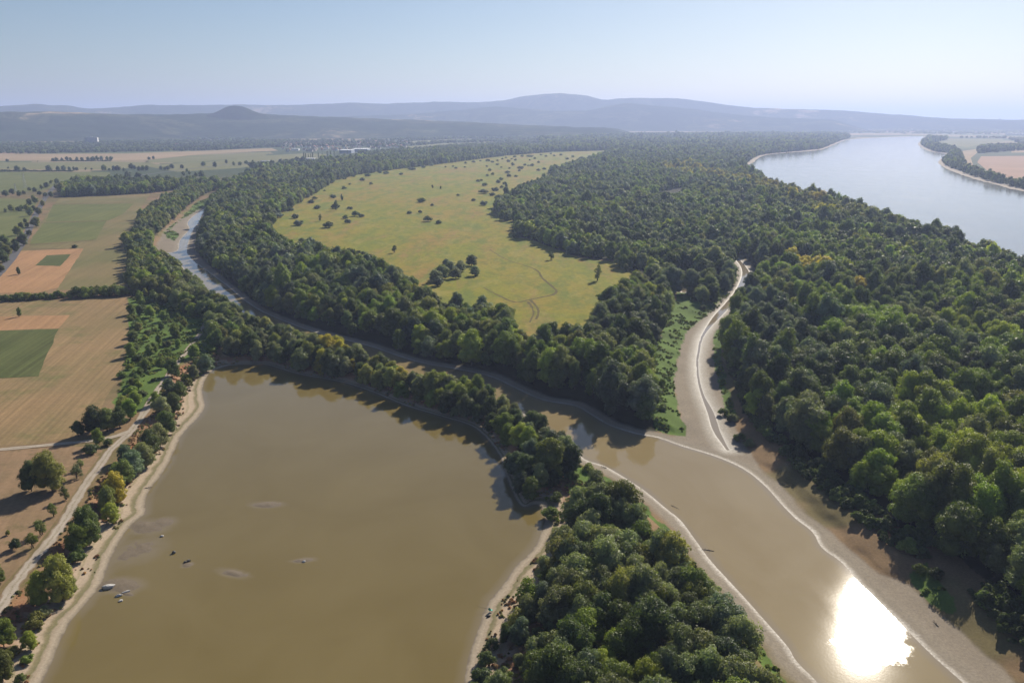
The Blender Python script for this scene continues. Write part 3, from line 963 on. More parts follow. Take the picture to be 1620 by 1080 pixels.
def leaves_mesh(name, P, N, size, seed):
    """one small diamond per leaf clump"""
    g = np.random.default_rng(seed)
    n = len(P)
    N = N + g.normal(0, 0.36, (n, 3))
    N /= np.linalg.norm(N, axis=1)[:, None]
    h = g.normal(0, 1, (n, 3))
    U = np.cross(N, h)
    U /= np.linalg.norm(U, axis=1)[:, None] + 1e-9
    V = np.cross(N, U)
    s = size * g.uniform(0.6, 1.35, n)[:, None]
    q = g.uniform(0.55, 0.9, n)[:, None]
    c = P + N * 0.0
    verts = np.stack([c + U * s, c + V * s * q + N * s * 0.25, c - U * s, c - V * s * q + N * s * 0.2], 1).reshape(-1, 3)
    faces = np.arange(4 * n).reshape(n, 4)
    return verts, faces


def ico(bm_sub=2):
    b = bmesh.new()
    bmesh.ops.create_icosphere(b, subdivisions=bm_sub, radius=1)
    v = np.array([p.co[:] for p in b.verts])
    f = np.array([[q.index for q in p.verts] for p in b.faces])
    b.free()
    return v, f


ICO_V, ICO_F = ico(2)


def crown_mesh(name, kind, seed, nleaf, leaf, core=0.8):
    """crown of unit trees: real size in metres, foot of the trunk at the origin. Several bosses of unequal height, each set with small domes"""
    g = np.random.default_rng(seed)
    # height, spread, lowest leaf, bosses, boss radius, dome radius, domes per boss, upright stretch
    Hh, Rx, z0, nb, br, lr, nd, st = {
        'willow': (11.0, 4.6, 0.6, 6, (1.9, 2.9), (0.65, 1.25), 13, 1.05),
        'ash': (14.0, 5.2, 0.8, 7, (2.2, 3.3), (0.75, 1.45), 13, 1.1),
        'poplar': (18.0, 4.8, 1.5, 8, (1.9, 2.8), (0.7, 1.3), 13, 1.5),
        'column': (20.0, 1.7, 0.6, 6, (1.2, 1.6), (0.5, 0.9), 10, 2.2),
        'airy': (9.0, 2.8, 0.6, 6, (0.9, 1.7), (0.4, 0.8), 9, 1.3),
        'shrub': (3.0, 2.4, 0.0, 5, (0.9, 1.4), (0.3, 0.6), 11, 0.9),
    }[kind]
    stretch = np.array([1, 1, st])
    C, Rl, own = [], [], []
    bosses = []
    for b in range(nb):
        r = g.uniform(*br)
        if b == 0:
            c = np.array([g.uniform(-.15, .15) * Rx, g.uniform(-.15, .15) * Rx, Hh - r * st * 0.95])
        else:
            low = b / (nb - 1)
            ph = b * 2.39996 + g.uniform(-0.6, 0.6)
            rad_ = max(0.0, Rx - r * 0.85) * g.uniform(0.55, 1.08)
            top = Hh * (0.97 - 0.52 * low * g.uniform(0.5, 1.1))
            c = np.array([math.cos(ph) * rad_, math.sin(ph) * rad_, max(top - r * st, z0 + r * 0.6)])
        bosses.append((c, r))
        # a shaded lower boss hangs under the upper ones so the crown reaches towards the ground
        if kind in ('willow', 'ash', 'poplar', 'airy') and c[2] - r * st > z0 + 1.5 and g.random() < 0.75:
            bosses.append((np.array([c[0] * 1.1, c[1] * 1.1, max(z0 + r * 0.7, c[2] - r * st * 1.5)]), r * 0.85))
        if kind == 'column':
            bosses.append((np.array([0, 0, z0 + (Hh - z0) * (b + 0.5) / nb]), r))
    for c, r in bosses:
        for i in range(nd):
            u = (i + 0.5) / nd
            cz = 1 - 2 * u * 0.72
            ph = i * 2.39996 + g.uniform(-0.7, 0.7) + r * 9
            sr = math.sqrt(max(0.0, 1 - cz * cz))
            k = g.uniform(0.62, 1.08)
            q = c + np.array([math.cos(ph) * sr, math.sin(ph) * sr, cz]) * r * k * stretch * 0.85
            if q[2] < 0.15:
                continue
            C.append(q)
            Rl.append(g.uniform(*lr))
            own.append(q - c)
    C, Rl = np.array(C), np.array(Rl)
    nl = len(C)
    w = Rl ** 2
    which = g.choice(nl, nleaf, p=w / w.sum())
    d = g.normal(0, 1, (nleaf, 3))
    d[:, 2] = np.where(d[:, 2] < -0.3, -d[:, 2] * 0.6, d[:, 2])
    d /= np.linalg.norm(d, axis=1)[:, None]
    rr = g.uniform(0.72, 1.12, nleaf)[:, None] + (g.random(nleaf)[:, None] < 0.10) * g.uniform(0.1, 0.45, nleaf)[:, None]
    P = C[which] + d * Rl[which][:, None] * rr * np.array([1, 1, 1 + (st - 1) * 0.6])
    keep = np.ones(nleaf, bool)
    for j in range(nl):
        q = np.linalg.norm((P - C[j]), axis=1) / Rl[j]
        keep &= ~((q < 0.66) & (which != j) & (g.random(nleaf) < 0.8))
    keep &= P[:, 2] > 0.05
    P, d = P[keep], d[keep]
    verts, faces = leaves_mesh(name, P, d, leaf, seed + 1)
    parts_v, parts_f = [verts], [np.concatenate([faces[:, [0, 1, 2]], faces[:, [0, 2, 3]]])]
    if core:
        off = len(verts)
        for c, r in bosses:      # dense twigs inside each boss
            v = ICO_V * r * core * stretch * (1 + 0.15 * np.sin(ICO_V[:, [1, 2, 0]] * 5 + r * 7)) + c
            v[:, 2] = np.maximum(v[:, 2], 0.05)
            parts_v.append(v)
            parts_f.append(ICO_F + off)
            off += len(v)
    return mesh_np(name, np.concatenate(parts_v), np.concatenate(parts_f), M_LEAF), Hh, Rx


def tube(bm, a, b, ra, rb, n=6):
    a, b = Vector(a), Vector(b)
    d = (b - a).normalized()
    u = d.orthogonal().normalized()
    v = d.cross(u)
    va = [bm.verts.new(a + (u * math.cos(i * 2 * math.pi / n) + v * math.sin(i * 2 * math.pi / n)) * ra) for i in range(n)]
    vb = [bm.verts.new(b + (u * math.cos(i * 2 * math.pi / n) + v * math.sin(i * 2 * math.pi / n)) * rb) for i in range(n)]
    for i in range(n):
        bm.faces.new((va[i], va[(i + 1) % n], vb[(i + 1) % n], vb[i]))


def trunk_mesh(name, Hh, Rx, seed, kind):
    g = random.Random(seed)
    bm = bmesh.new()
    r = Hh * 0.022
    stems = 1 if kind in ('ash', 'poplar', 'column') else 3
    for s in range(stems):
        p = Vector((g.uniform(-.2, .2) * stems, g.uniform(-.2, .2) * stems, -0.3))
        top = Vector((g.uniform(-.12, .12) * Rx * stems, g.uniform(-.12, .12) * Rx * stems, Hh * 0.72))
        k = 5
        prev = p
        for i in range(1, k + 1):
            q = p.lerp(top, i / k) + Vector((g.uniform(-.12, .12), g.uniform(-.12, .12), 0)) * Hh * 0.06
            tube(bm, prev, q, r * (1 - 0.8 * (i - 1) / k), r * (1 - 0.8 * i / k))
            if i >= 2:
                for b in range(2):
                    a_ = g.uniform(0, 6.28)
                    L = Rx * g.uniform(0.5, 0.8)
                    tube(bm, prev, prev + Vector((math.cos(a_) * L, math.sin(a_) * L, L * 0.8)), r * 0.35, r * 0.1, 5)
            prev = q
    return bm_mesh(name, bm, M_BARK)


SPEC = {}      # kind -> list of (crown mesh, trunk mesh, height, radius)
HI = {'willow': (6, 15000, 0.17, 0.72), 'ash': (6, 16000, 0.20, 0.72), 'poplar': (6, 16000, 0.20, 0.70), 'airy': (4, 4200, 0.17, 0.0), 'shrub': (4, 3000, 0.13, 0.72), 'column': (2, 1600, 0.34, 0.8)}
LOIDX = {}
lo_objs = []
for k, (nv, nleaf, lf, core) in HI.items():
    SPEC[k] = []
    for i in range(nv):
        me, Hh, Rx = crown_mesh('crown', k, 500 + 37 * i + len(k), nleaf, lf, core)
        SPEC[k].append((me, trunk_mesh('trunk', Hh, Rx, 900 + i, k), Hh, Rx))
COLL_ORDER = []


def coll_shape(name, me):
    o = bpy.data.objects.new(name, me)
    PROTO.objects.link(o)
    COLL_ORDER.append(name)


MASS_INDEX = {}
cnt = 0
for k in ('willow', 'ash', 'poplar', 'shrub'):
    MASS_INDEX[k] = ([], [])
    for i in range(len(SPEC[k])):
        coll_shape('shape_%03d' % cnt, SPEC[k][i][0])
        MASS_INDEX[k][0].append(cnt)
        cnt += 1
    for i in range(3):
        me, Hh, Rx = crown_mesh('crown_far', k, 1500 + 31 * i, 3000, {'willow': 0.36, 'ash': 0.42, 'poplar': 0.42, 'shrub': 0.24}[k], 0.78)
        coll_shape('shape_%03d' % cnt, me)
        MASS_INDEX[k][1].append(cnt)
        cnt += 1

# ------------------------------------------------------------------ where the trees stand
TINT = {
    'grey': (0.215, 0.240, 0.118), 'dark': (0.092, 0.122, 0.044), 'green': (0.148, 0.192, 0.050), 'bright': (0.215, 0.280, 0.046), 'lime': (0.295, 0.340, 0.052),
    'olive': (0.230, 0.238, 0.066), 'yellow': (0.48, 0.41, 0.058), 'gold': (0.56, 0.44, 0.066), 'blue': (0.145, 0.182, 0.122),
}
SPECIES_H = {'willow': 11.0, 'ash': 14.0, 'poplar': 18.0, 'shrub': 3.0, 'airy': 9.0, 'column': 20.0}
trees = []      # (x, y, z, kind, scale, squash, tint rgb, zone, tint name)


def jitter(c, amt=0.18):
    k = 1 + random.uniform(-amt, amt)
    return (c[0] * k * random.uniform(0.92, 1.08), c[1] * k, c[2] * k * random.uniform(0.9, 1.1))


def scatter(P, spacing, seed):
    g = np.random.default_rng(seed)
    x0, y0 = P.min(0)
    x1, y1 = P.max(0)
    nx, ny = int((x1 - x0) / spacing) + 2, int((y1 - y0) / (spacing * 0.87)) + 2
    I, J = np.meshgrid(np.arange(nx), np.arange(ny), indexing='ij')
    x = x0 + (I + 0.5 * (J % 2)) * spacing + g.uniform(-.36, .36, I.shape) * spacing
    y = y0 + J * spacing * 0.87 + g.uniform(-.36, .36, I.shape) * spacing
    x, y = x.ravel(), y.ravel()
    m = inside(P, x, y)
    return x[m], y[m]


BLOBS = [  # patches of another leaf colour: picture place, radius there, tint, share
    ((1545, 690), 110, 'lime', 0.75), ((1400, 680), 45, 'bright', 0.5), ((1450, 522), 38, 'lime', 0.95), ((1547, 520), 42, 'lime', 0.95), ((1363, 500), 55, 'bright', 0.8), ((1245, 440), 45, 'bright', 0.7), ((1255, 390), 40, 'bright', 0.6), ((1287, 417), 24, 'gold', 0.95),
    ((1357, 452), 9, 'gold', 1.0), ((1573, 570), 12, 'yellow', 0.9), ((1333, 440), 10, 'lime', 1.0), ((1400, 345), 25, 'olive', 0.5), ((1262, 318), 35, 'olive', 0.8), ((1250, 312), 18, 'gold', 0.6), ((1230, 300), 25, 'olive', 0.8), ((1320, 340), 25, 'olive', 0.7), ((1310, 338), 12, 'yellow', 0.6),
    ((1190, 285), 22, 'olive', 0.8), ((1130, 275), 28, 'yellow', 0.45), ((1070, 270), 12, 'yellow', 0.6), ((1000, 272), 45, 'bright', 0.4), ((1385, 750), 45, 'bright', 0.7), ((1440, 800), 40, 'green', 0.8), ((1500, 600), 60, 'bright', 0.3),
    ((510, 545), 30, 'yellow', 0.4), ((560, 552), 26, 'yellow', 0.5), ((625, 570), 40, 'olive', 0.7), ((640, 575), 16, 'yellow', 0.6), ((700, 600), 50, 'olive', 0.5), ((830, 680), 24, 'lime', 0.9), ((790, 650), 22, 'bright', 0.8), ((848, 740), 24, 'green', 0.9), ((290, 452), 40, 'grey', 0.8),
    ((250, 340), 25, 'olive', 0.6), ((255, 412), 25, 'olive', 0.5), ((945, 985), 45, 'bright', 0.6), ((980, 1040), 55, 'lime', 0.55), ((940, 790), 40, 'dark', 0.3), ((960, 580), 22, 'bright', 0.6), ((1020, 585), 26, 'bright', 0.7), ((480, 400), 70, 'blue', 0.3), ((500, 425), 20, 'bright', 0.8), ((440, 365), 40, 'green', 0.6),
    ((1205, 470), 28, 'blue', 0.9), ((1230, 520), 60, 'blue', 0.6), ((1585, 905), 30, 'grey', 0.6), ((1230, 660), 60, 'grey', 0.6), ((1290, 680), 60, 'grey', 0.4),
]
BW = []
for (p, rp, tn, sh) in BLOBS:
    c0 = G(p[0], p[1], 12)
    c1 = G(p[0] + rp, p[1], 12)
    c2 = G(p[0], p[1] - rp * 0.6, 12)
    BW.append((c0, abs(c1[0] - c0[0]), max(abs(c2[1] - c0[1]), 4), tn, sh))

ZONE = {   # mix of kinds, spacing, height factor, usual tints
    'strip': (dict(willow=.35, ash=.5, poplar=.15), 6.0, (0.50, 0.90), ['grey', 'olive', 'grey', 'green', 'dark']),
    'copse': (dict(willow=.92, ash=.08), 5.7, (0.62, 1.2), ['grey', 'grey', 'grey', 'green', 'olive']),
    'copse_edge': (dict(airy=.6, willow=.4), 6.2, (0.45, 0.8), ['olive', 'green', 'grey']),
    'bank': (dict(willow=.45, ash=.35, poplar=.20), 7.4, (0.65, 1.25), ['grey', 'green', 'dark', 'green', 'blue']),
    'northwest': (dict(willow=.4, ash=.45, poplar=.15), 8.4, (0.7, 1.25), ['green', 'dark', 'grey', 'blue']),
    'east': (dict(willow=.45, ash=.4, poplar=.15), 8.4, (0.7, 1.3), ['green', 'dark', 'grey', 'blue', 'green']),
    'forest': (dict(willow=.34, ash=.40, poplar=.26), 8.6, (0.70, 1.45), ['green', 'dark', 'green', 'grey', 'bright']),
    'left': (dict(willow=.3, ash=.6, poplar=.1), 6.8, (0.55, 0.88), ['green', 'bright', 'olive', 'grey']),
    'left_row': (dict(ash=.8, willow=.2), 8.5, (0.85, 1.15), ['dark', 'green']),
    'far_bank': (dict(willow=.5, ash=.5), 11.0, (0.8, 1.2), ['green', 'dark', 'grey']),
    'far_right': (dict(willow=.5, ash=.5), 14.0, (0.8, 1.2), ['dark', 'green']),
}
CLEAR = [poly([(1036, 305), (1060, 300), (1092, 292), (1100, 296), (1070, 318), (1050, 322)], 4)]
for zi, (zone, P) in enumerate(WOODS.items()):
    mixk, sp, hr, tints = ZONE[zone]
    X, Y = scatter(P, sp, 300 + zi)
    D = np.hypot(X, Y)
    # thin out far away, where single trees no longer show
    keep = rng.random(len(X)) < np.clip(1.0 - (D - 1200) / 5000, 0.35, 1)
    for C in CLEAR:
        keep &= ~inside(C, X, Y)
    X, Y, D = X[keep], Y[keep], D[keep]
    px, py, _ = PX(X, Y, 10)
    ok = (px > -160) & (px < PW + 160) & (py < PH + 170)
    X, Y, D = X[ok], Y[ok], D[ok]
    Z, dp_, dc_, dr_, mud_ = terrain(X, Y)
    good = (dp_ > 5) & (dc_ > 6.5) & (dr_ > 14) & (mud_ < 0.5)
    stand = fbm(X / 70, Y / 70, 41 + zi, 3)          # stands of one kind
    hvar = fbm(X / 45, Y / 45, 47 + zi, 3)
    hue = fbm(X / 60, Y / 60, 53 + zi, 3)
    kinds = list(mixk)
    cum = np.cumsum([mixk[k] for k in kinds])
    for i in np.nonzero(good)[0]:
        u = 0.55 * rng.random() + 0.45 * np.clip((stand[i] - 0.25) / 0.5, 0, 1)
        kind = kinds[int(np.searchsorted(cum, min(u, cum[-1] - 1e-6)))]
        s = hr[0] + (hr[1] - hr[0]) * (0.5 * rng.random() + 0.5 * np.clip((hvar[i] - .25) / .5, 0, 1))
        v_ = rng.random()
        s *= 1.22 if v_ < 0.13 else 0.62 if v_ > 0.82 else 1.0
        tn = tints[int(rng.integers(len(tints)))]
        if kind == 'willow' and rng.random() < 0.6:
            tn = 'grey'
        if kind == 'poplar' and rng.random() < 0.5:
            tn = 'green'
        if hue[i] > 0.545 and rng.random() < 0.65:
            tn = 'bright' if rng.random() < 0.5 else 'olive' if rng.random() < 0.6 else 'lime'
        elif hue[i] < 0.42 and rng.random() < 0.5:
            tn = 'blue' if rng.random() < 0.5 else 'dark'
        for (c0, ax_, ay_, bt, sh) in BW:
            if ((X[i] - c0[0]) / ax_) ** 2 + ((Y[i] - c0[1]) / ay_) ** 2 < 1 and rng.random() < sh:
                tn = bt
        far_k = 1 + 0.5 * min(max((D[i] - 1500) / 3500, 0), 1)
        trees.append((X[i], Y[i], Z[i] - 0.1, kind, s * far_k, random.uniform(0.9, 1.12), jitter(TINT[tn]), zone, tn))

# trees and bushes standing singly: picture place of the foot, height in metres, kind, tint, label, group
SINGLES = []


def single(px, py, h, kind, tn, label, name=None, group=None, w=1.0):
    x, y = G(px, py)
    SINGLES.append((x, y, h, kind, tn, label, name, group, w))


ORD = ['first', 'second', 'third', 'fourth', 'fifth', 'sixth', 'seventh', 'eighth', 'ninth', 'tenth', 'eleventh', 'twelfth', 'thirteenth', 'fourteenth', 'fifteenth', 'sixteenth', 'seventeenth', 'eighteenth', 'nineteenth', 'twentieth']
for _t in ('twenty', 'thirty', 'forty', 'fifty', 'sixty', 'seventy', 'eighty', 'ninety'):
    ORD += [_t + '-' + _u for _u in ORD[:9]] + [{'twenty': 'thirtieth', 'thirty': 'fortieth', 'forty': 'fiftieth', 'fifty': 'sixtieth', 'sixty': 'seventieth', 'seventy': 'eightieth', 'eighty': 'ninetieth', 'ninety': 'hundredth'}[_t]]
TWORD = {'grey': 'grey-green', 'dark': 'dark green', 'green': 'mid-green', 'bright': 'bright green', 'lime': 'yellow-green', 'olive': 'olive green', 'yellow': 'yellowing', 'gold': 'golden', 'blue': 'blue-grey'}
KWORD = {'willow': 'willow', 'ash': 'broadleaf tree', 'poplar': 'poplar', 'shrub': 'bush', 'airy': 'slender tree', 'column': 'columnar poplar'}
KNAME = {'willow': 'willow_tree', 'ash': 'broadleaf_tree', 'poplar': 'poplar_tree', 'shrub': 'bush', 'airy': 'young_tree', 'column': 'columnar_poplar'}
KCAT = {'willow': 'tree', 'ash': 'tree', 'poplar': 'tree', 'shrub': 'bush', 'airy': 'tree', 'column': 'tree'}

# ---- along the pond's west shore and the dirt track
single(82, 776, 14.0, 'ash', 'olive', 'large olive green tree on bare soil beside the field track, sunlit trunk showing', w=0.95)
single(50, 777, 10.5, 'ash', 'dark', 'dark broad tree pressed against the large olive tree on bare soil', w=0.85)
single(104, 790, 4.6, 'airy', 'green', 'small green sapling right of the large olive tree', w=1.1)
single(122, 757, 5.5, 'airy', 'grey', 'thin pale sapling between the large olive tree and the dirt track')
single(128, 742, 4.0, 'airy', 'grey', 'wispy low sapling just above the thin pale sapling')
single(84, 817, 4.6, 'airy', 'green', 'small green sapling left of the track bend, casting a long shadow')
single(65, 846, 5.0, 'airy', 'green', 'young green tree on the soil left of the dirt track', w=1.2)
single(52, 867, 5.0, 'airy', 'bright', 'bright young tree beside the track above the small dark bush', w=1.1)
single(25, 868, 3.2, 'shrub', 'dark', 'small round dark bush alone on the soil left of the track', w=0.7)
single(13, 846, 1.6, 'shrub', 'olive', 'tiny olive bush alone on the brown soil', w=0.6)
single(157, 703, 6.5, 'ash', 'bright', 'bright rounded small tree in the fork of the two tracks', w=0.9)
single(144, 717, 3.6, 'shrub', 'dark', 'dark low bush at the foot of the bright tree in the track fork')
single(172, 704, 2.6, 'shrub', 'green', 'low green bush right of the bright tree in the track fork')
single(124, 690, 6.0, 'ash', 'dark', 'lowest dark tree at the left end of the dark clump by the tracks', w=1.1)
single(148, 684, 11.0, 'ash', 'dark', 'tallest dark tree of the clump where the two tracks meet', w=1.0)
single(170, 682, 9.5, 'ash', 'green', 'green tree in the middle of the dark clump where the tracks meet')
single(190, 676, 8.5, 'ash', 'green', 'green tree at the right end of the clump beside the dirt track')
single(206, 662, 8.5, 'ash', 'bright', 'bright green tree left of the dirt track above the clump')
single(196, 655, 8.0, 'ash', 'olive', 'olive tree behind the clump at the edge of the stubble field')
single(216, 640, 6.5, 'ash', 'bright', 'small bright tree at the head of the clump beside the track', w=1.1)
single(181, 785, 11.0, 'ash', 'yellow', 'yellow tree with an upright trunk at the beach edge', w=0.85)
single(168, 800, 9.0, 'ash', 'olive', 'yellow-olive tree leaning beside the yellow tree', w=0.8)
single(176, 815, 7.0, 'ash', 'lime', 'yellow-green tree below the yellow tree at the beach edge', w=0.95)
single(195, 757, 9.5, 'willow', 'green', 'green tree just above the yellow tree between track and beach')
single(210, 744, 10.0, 'willow', 'blue', 'blue-green tree third above the yellow tree along the beach')
single(200, 730, 8.5, 'willow', 'blue', 'blue-green tree overhanging the dirt track below the fork')
single(228, 728, 9.5, 'willow', 'grey', 'grey-green tree at the beach edge opposite the track fork')
single(236, 708, 9.5, 'willow', 'green', 'green tree at the beach edge right of the track fork')
single(250, 697, 9.5, 'willow', 'grey', 'grey-green tree at the beach edge where the track straightens')
single(262, 676, 9.5, 'ash', 'green', 'green tree between the straight track and the pond beach')
single(256, 656, 9.5, 'willow', 'grey', 'grey-green tree hiding the track north of the fork')
single(275, 645, 9.0, 'ash', 'green', 'green tree at the pond edge south of the narrow north-west bay')
single(140, 848, 12.0, 'ash', 'green', 'big green tree between the track and the beach, below the yellow tree', w=0.95)
single(122, 862, 9.0, 'ash', 'bright', 'bright green tree joined to the left side of the big green tree', w=0.9)
single(120, 876, 3.5, 'shrub', 'green', 'green bush at the foot of the big green tree')
single(96, 936, 13.0, 'ash', 'olive', 'tall olive tree with a yellow top between track and beach', w=0.85)
single(60, 944, 9.5, 'ash', 'lime', 'yellow-green tree left of the tall olive tree beside the track', w=0.8)
single(108, 930, 7.0, 'ash', 'olive', 'lower olive tree joined to the right of the tall olive tree', w=0.9)
single(46, 1012, 5.2, 'ash', 'lime', 'small yellow-green tree by itself near the lower beach', w=0.85)
single(54, 975, 3.4, 'shrub', 'olive', 'olive bush in the shade below the tall olive tree')
single(66, 962, 2.8, 'shrub', 'grey', 'dull grey-green bush under the tall olive tree on the beach side')
single(4, 1010, 7.0, 'ash', 'lime', 'yellow-green tree cut by the frame above the lower beach', w=0.9)
single(2, 1062, 7.5, 'ash', 'olive', 'olive tree at the bottom left corner of the picture', w=0.9)
single(40, 1032, 2.0, 'shrub', 'bright', 'small bright bush on the reddish ground of the lower beach')
single(30, 1060, 1.8, 'shrub', 'green', 'low green bush near the bottom left corner')
single(20, 1022, 2.4, 'shrub', 'olive', 'olive bush between the lower beach trees')
single(-4, 925, 6.0, 'ash', 'green', 'green tree cut by the frame left of the dirt track', w=0.9)
# ---- north-west bay
single(326, 580, 9.5, 'ash', 'blue', 'large rounded blue-green tree at the head of the pond', w=1.2)
single(346, 545, 8.0, 'willow', 'grey', 'pale feathery willow above the head of the pond', w=1.1)
single(306, 592, 7.5, 'ash', 'grey', 'grey-green tree left of the large tree at the pond head')
single(298, 604, 4.5, 'willow', 'olive', 'low olive willow at the water edge of the north-west bay')
single(272, 594, 8.5, 'ash', 'green', 'green tree at the edge of the scrub by the pond head')
single(269, 622, 8.5, 'ash', 'blue', 'blue-green tree south of the scrub by the pond')
single(285, 622, 8.0, 'ash', 'green', 'green tree on the pond beach south of the bay')
single(248, 640, 6.0, 'ash', 'bright', 'bright small tree beside the track below the scrub')
# ---- trees standing alone in the meadow
single(532, 333, 13.5, 'poplar', 'grey', 'tall tree near the left side of the meadow, bushes at its foot', w=0.75)
single(541, 318, 10.0, 'ash', 'blue', 'tree just behind the tall meadow tree', w=0.6)
single(507, 350, 8.5, 'airy', 'olive', 'thin see-through tree alone left of the meadow centre', w=0.9)
single(624, 400, 7.2, 'airy', 'dark', 'lone dark open tree in the middle of the near meadow', w=1.05)
single(684, 298, 6.0, 'ash', 'dark', 'left one of two small trees standing alone in mid meadow', w=0.8)
single(697, 299, 5.2, 'ash', 'dark', 'right one of two small trees standing alone in mid meadow', w=0.75)
single(872, 411, 7.0, 'airy', 'dark', 'dark many-stemmed half-bare tree near the right meadow edge', w=1.3)
single(931, 408, 11.0, 'ash', 'green', 'rounded tree standing just off the wood at the right meadow edge', w=1.1)
single(946, 444, 12.0, 'airy', 'olive', 'slim pale tree alone in the right corner of the meadow', w=0.85)
single(801, 298, 9.0, 'ash', 'dark', 'upright tree at the wood edge beside the bushes', w=0.7)
single(811, 309, 11.0, 'ash', 'green', 'broad tree at the wood edge right of the upright tree', w=0.9)
for j, (x_, y_, h_, tn_, lb) in enumerate([(688, 446, 9, 'grey', 'lower left willow of the grey clump in the meadow'), (700, 440, 10, 'grey', 'middle front willow of the grey clump in the meadow'), (714, 434, 10, 'blue', 'middle rear willow of the grey clump in the meadow'),
                                           (728, 430, 9, 'grey', 'rear willow of the grey clump in the meadow'), (706, 428, 9, 'blue', 'topmost willow of the grey clump in the meadow'), (693, 452, 7, 'blue', 'low bushy willow at the foot of the grey clump in the meadow'), (721, 440, 8, 'grey', 'inner right willow of the grey clump in the meadow'), (746, 420, 9, 'dark', 'dark tree standing behind the grey clump in the meadow'), (751, 436, 8, 'grey', 'rounded willow at the right end of the grey clump in the meadow')]):
    single(x_, y_, h_, 'willow', tn_, lb, w=1.35)
single(30, 434, 6.0, 'ash', 'green', 'round tree alone on the orange stubble field', w=0.75)
single(119, 392, 3.2, 'shrub', 'dark', 'dark bush alone on the edge of the orange stubble field', w=1.2)
single(31, 501, 6.0, 'ash', 'green', 'round tree alone in the brown field below the hedge', w=0.65)
single(833, 905, 1, 'airy', 'olive', 'x') if False else None

BUSHES_A = [(85, 470, 90), (140, 395, 150), (170, 420, 60), (210, 475, 50), (235, 525, 70), (450, 540, 85), (570, 478, 45), (585, 508, 45), (640, 460, 60), (680, 465, 45), (480, 330, 45), (600, 410, 40), (370, 405, 50), (325, 365, 50), (350, 340, 40), (245, 360, 40), (195, 330, 40), (255, 315, 45), (295, 305, 30),
            (240, 280, 100), (330, 235, 60), (400, 255, 42), (470, 225, 35), (560, 265, 40), (600, 235, 20), (625, 180, 28), (730, 175, 50), (690, 210, 40), (750, 235, 28), (860, 160, 42), (770, 152, 30), (815, 152, 35), (560, 197, 35), (440, 208, 28), (1110, 360, 60), (1185, 385, 26), (1025, 442, 38), (1100, 438, 33),
            (1155, 497, 65), (1235, 512, 42), (660, 725, 42), (697, 730, 40), (260, 640, 46), (965, 165, 30), (1040, 130, 60), (1125, 115, 30), (1180, 100, 40), (140, 330, 30), (100, 300, 40), (25, 445, 30), (420, 280, 20), (500, 405, 60)]
BUSHES_B = [(225, 355, 28), (350, 395, 38), (430, 430, 60), (700, 688, 88), (1510, 872, 50), (430, 335, 85), (500, 352, 50), (525, 315, 60), (440, 275, 42), (385, 242, 32), (412, 235, 28), (460, 198, 28), (505, 188, 30), (622, 175, 45), (640, 138, 25), (668, 112, 25), (725, 138, 50), (820, 117, 32), (870, 156, 36), (915, 143, 34),
            (718, 157, 25), (760, 112, 24), (790, 117, 24), (480, 157, 32), (456, 122, 18), (540, 108, 28), (572, 129, 20), (280, 128, 20), (210, 138, 28), (185, 121, 20), (287, 97, 24), (350, 87, 32), (405, 77, 20), (465, 78, 35), (500, 88, 30), (542, 78, 24), (125, 126, 20), (62, 102, 22), (630, 82, 36), (685, 72, 26),
            (680, 47, 30), (800, 72, 16), (870, 92, 26), (740, 42, 30), (800, 42, 60), (930, 42, 26), (970, 22, 22), (995, 38, 26), (1100, 62, 32), (1145, 47, 28), (1215, 58, 42), (1282, 46, 34), (575, 293, 30), (570, 228, 36), (632, 202, 42), (690, 202, 30), (548, 250, 40), (600, 262, 34), (660, 100, 22), (840, 60, 24), (890, 30, 24),
            (1050, 30, 28), (580, 62, 22), (610, 52, 20), (655, 62, 20)]
group_bush = []
for (L, ox, oy, sc) in ((BUSHES_A, 420, 240, 4.5), (BUSHES_B, 680, 240, 5.0625)):
    for (zx, zy, w) in L:
        px, py = ox + zx / sc, oy + zy / sc
        x, y = G(px, py)
        dist = math.hypot(y, CAM_H)
        wm = w / sc * dist / FPX * 1.1
        group_bush.append((x, y, wm, px, py))
for (x, y, wm, px, py) in group_bush:
    tn = random.choice(['dark', 'dark', 'green', 'blue'])
    h = min(max(wm * random.uniform(0.42, 0.62), 1.6), 6.5)
    side = ('far end of the meadow' if py < 262 else 'right side of the meadow' if px > 745 else 'left side of the meadow' if px < 560 else 'middle of the meadow')
    szw = 'small' if wm < 6 else 'wide' if wm > 11 else 'rounded'
    SINGLES.append((x, y, h, 'shrub', tn, ('%s %s bush' % (szw, TWORD[tn]), 'on the ' + side), None, 'bushes on the meadow', wm / (h * 1.6)))

# hedge across the fields, trees along the road, far rows
for i in range(46):
    px = -6 + i * 4.75
    py = 475.5 - 0.05 * px + random.uniform(-2, 2)
    x, y = G(px, py)
    h = random.uniform(2.6, 5.2) + (2.5 if 120 < px < 200 else 0)
    tn = random.choice(['olive', 'green', 'green', 'bright'])
    SINGLES.append((x, y, h, 'shrub', tn, ('%s %s bush' % ('tall' if h > 5 else 'low' if h < 3.6 else 'rounded', TWORD[tn]), 'in the hedge across the fields'), None, 'bushes of the field hedge', random.uniform(0.75, 1.0)))
ROADT = [(2, 430), (5, 415), (12, 405), (18, 393), (24, 388), (38, 388), (30, 372), (35, 362), (40, 352), (44, 360), (48, 342), (58, 358), (52, 334), (62, 340), (48, 326), (58, 322), (66, 326), (52, 315), (62, 310), (70, 312), (80, 312), (56, 303), (66, 300), (74, 297), (88, 300), (80, 290), (90, 290), (34, 376), (28, 398), (46, 372), (40, 308), (30, 310), (20, 308), (8, 310), (46, 302),
         (10, 336), (18, 335), (28, 334), (36, 332), (44, 332), (2, 395), (8, 388), (14, 398)]
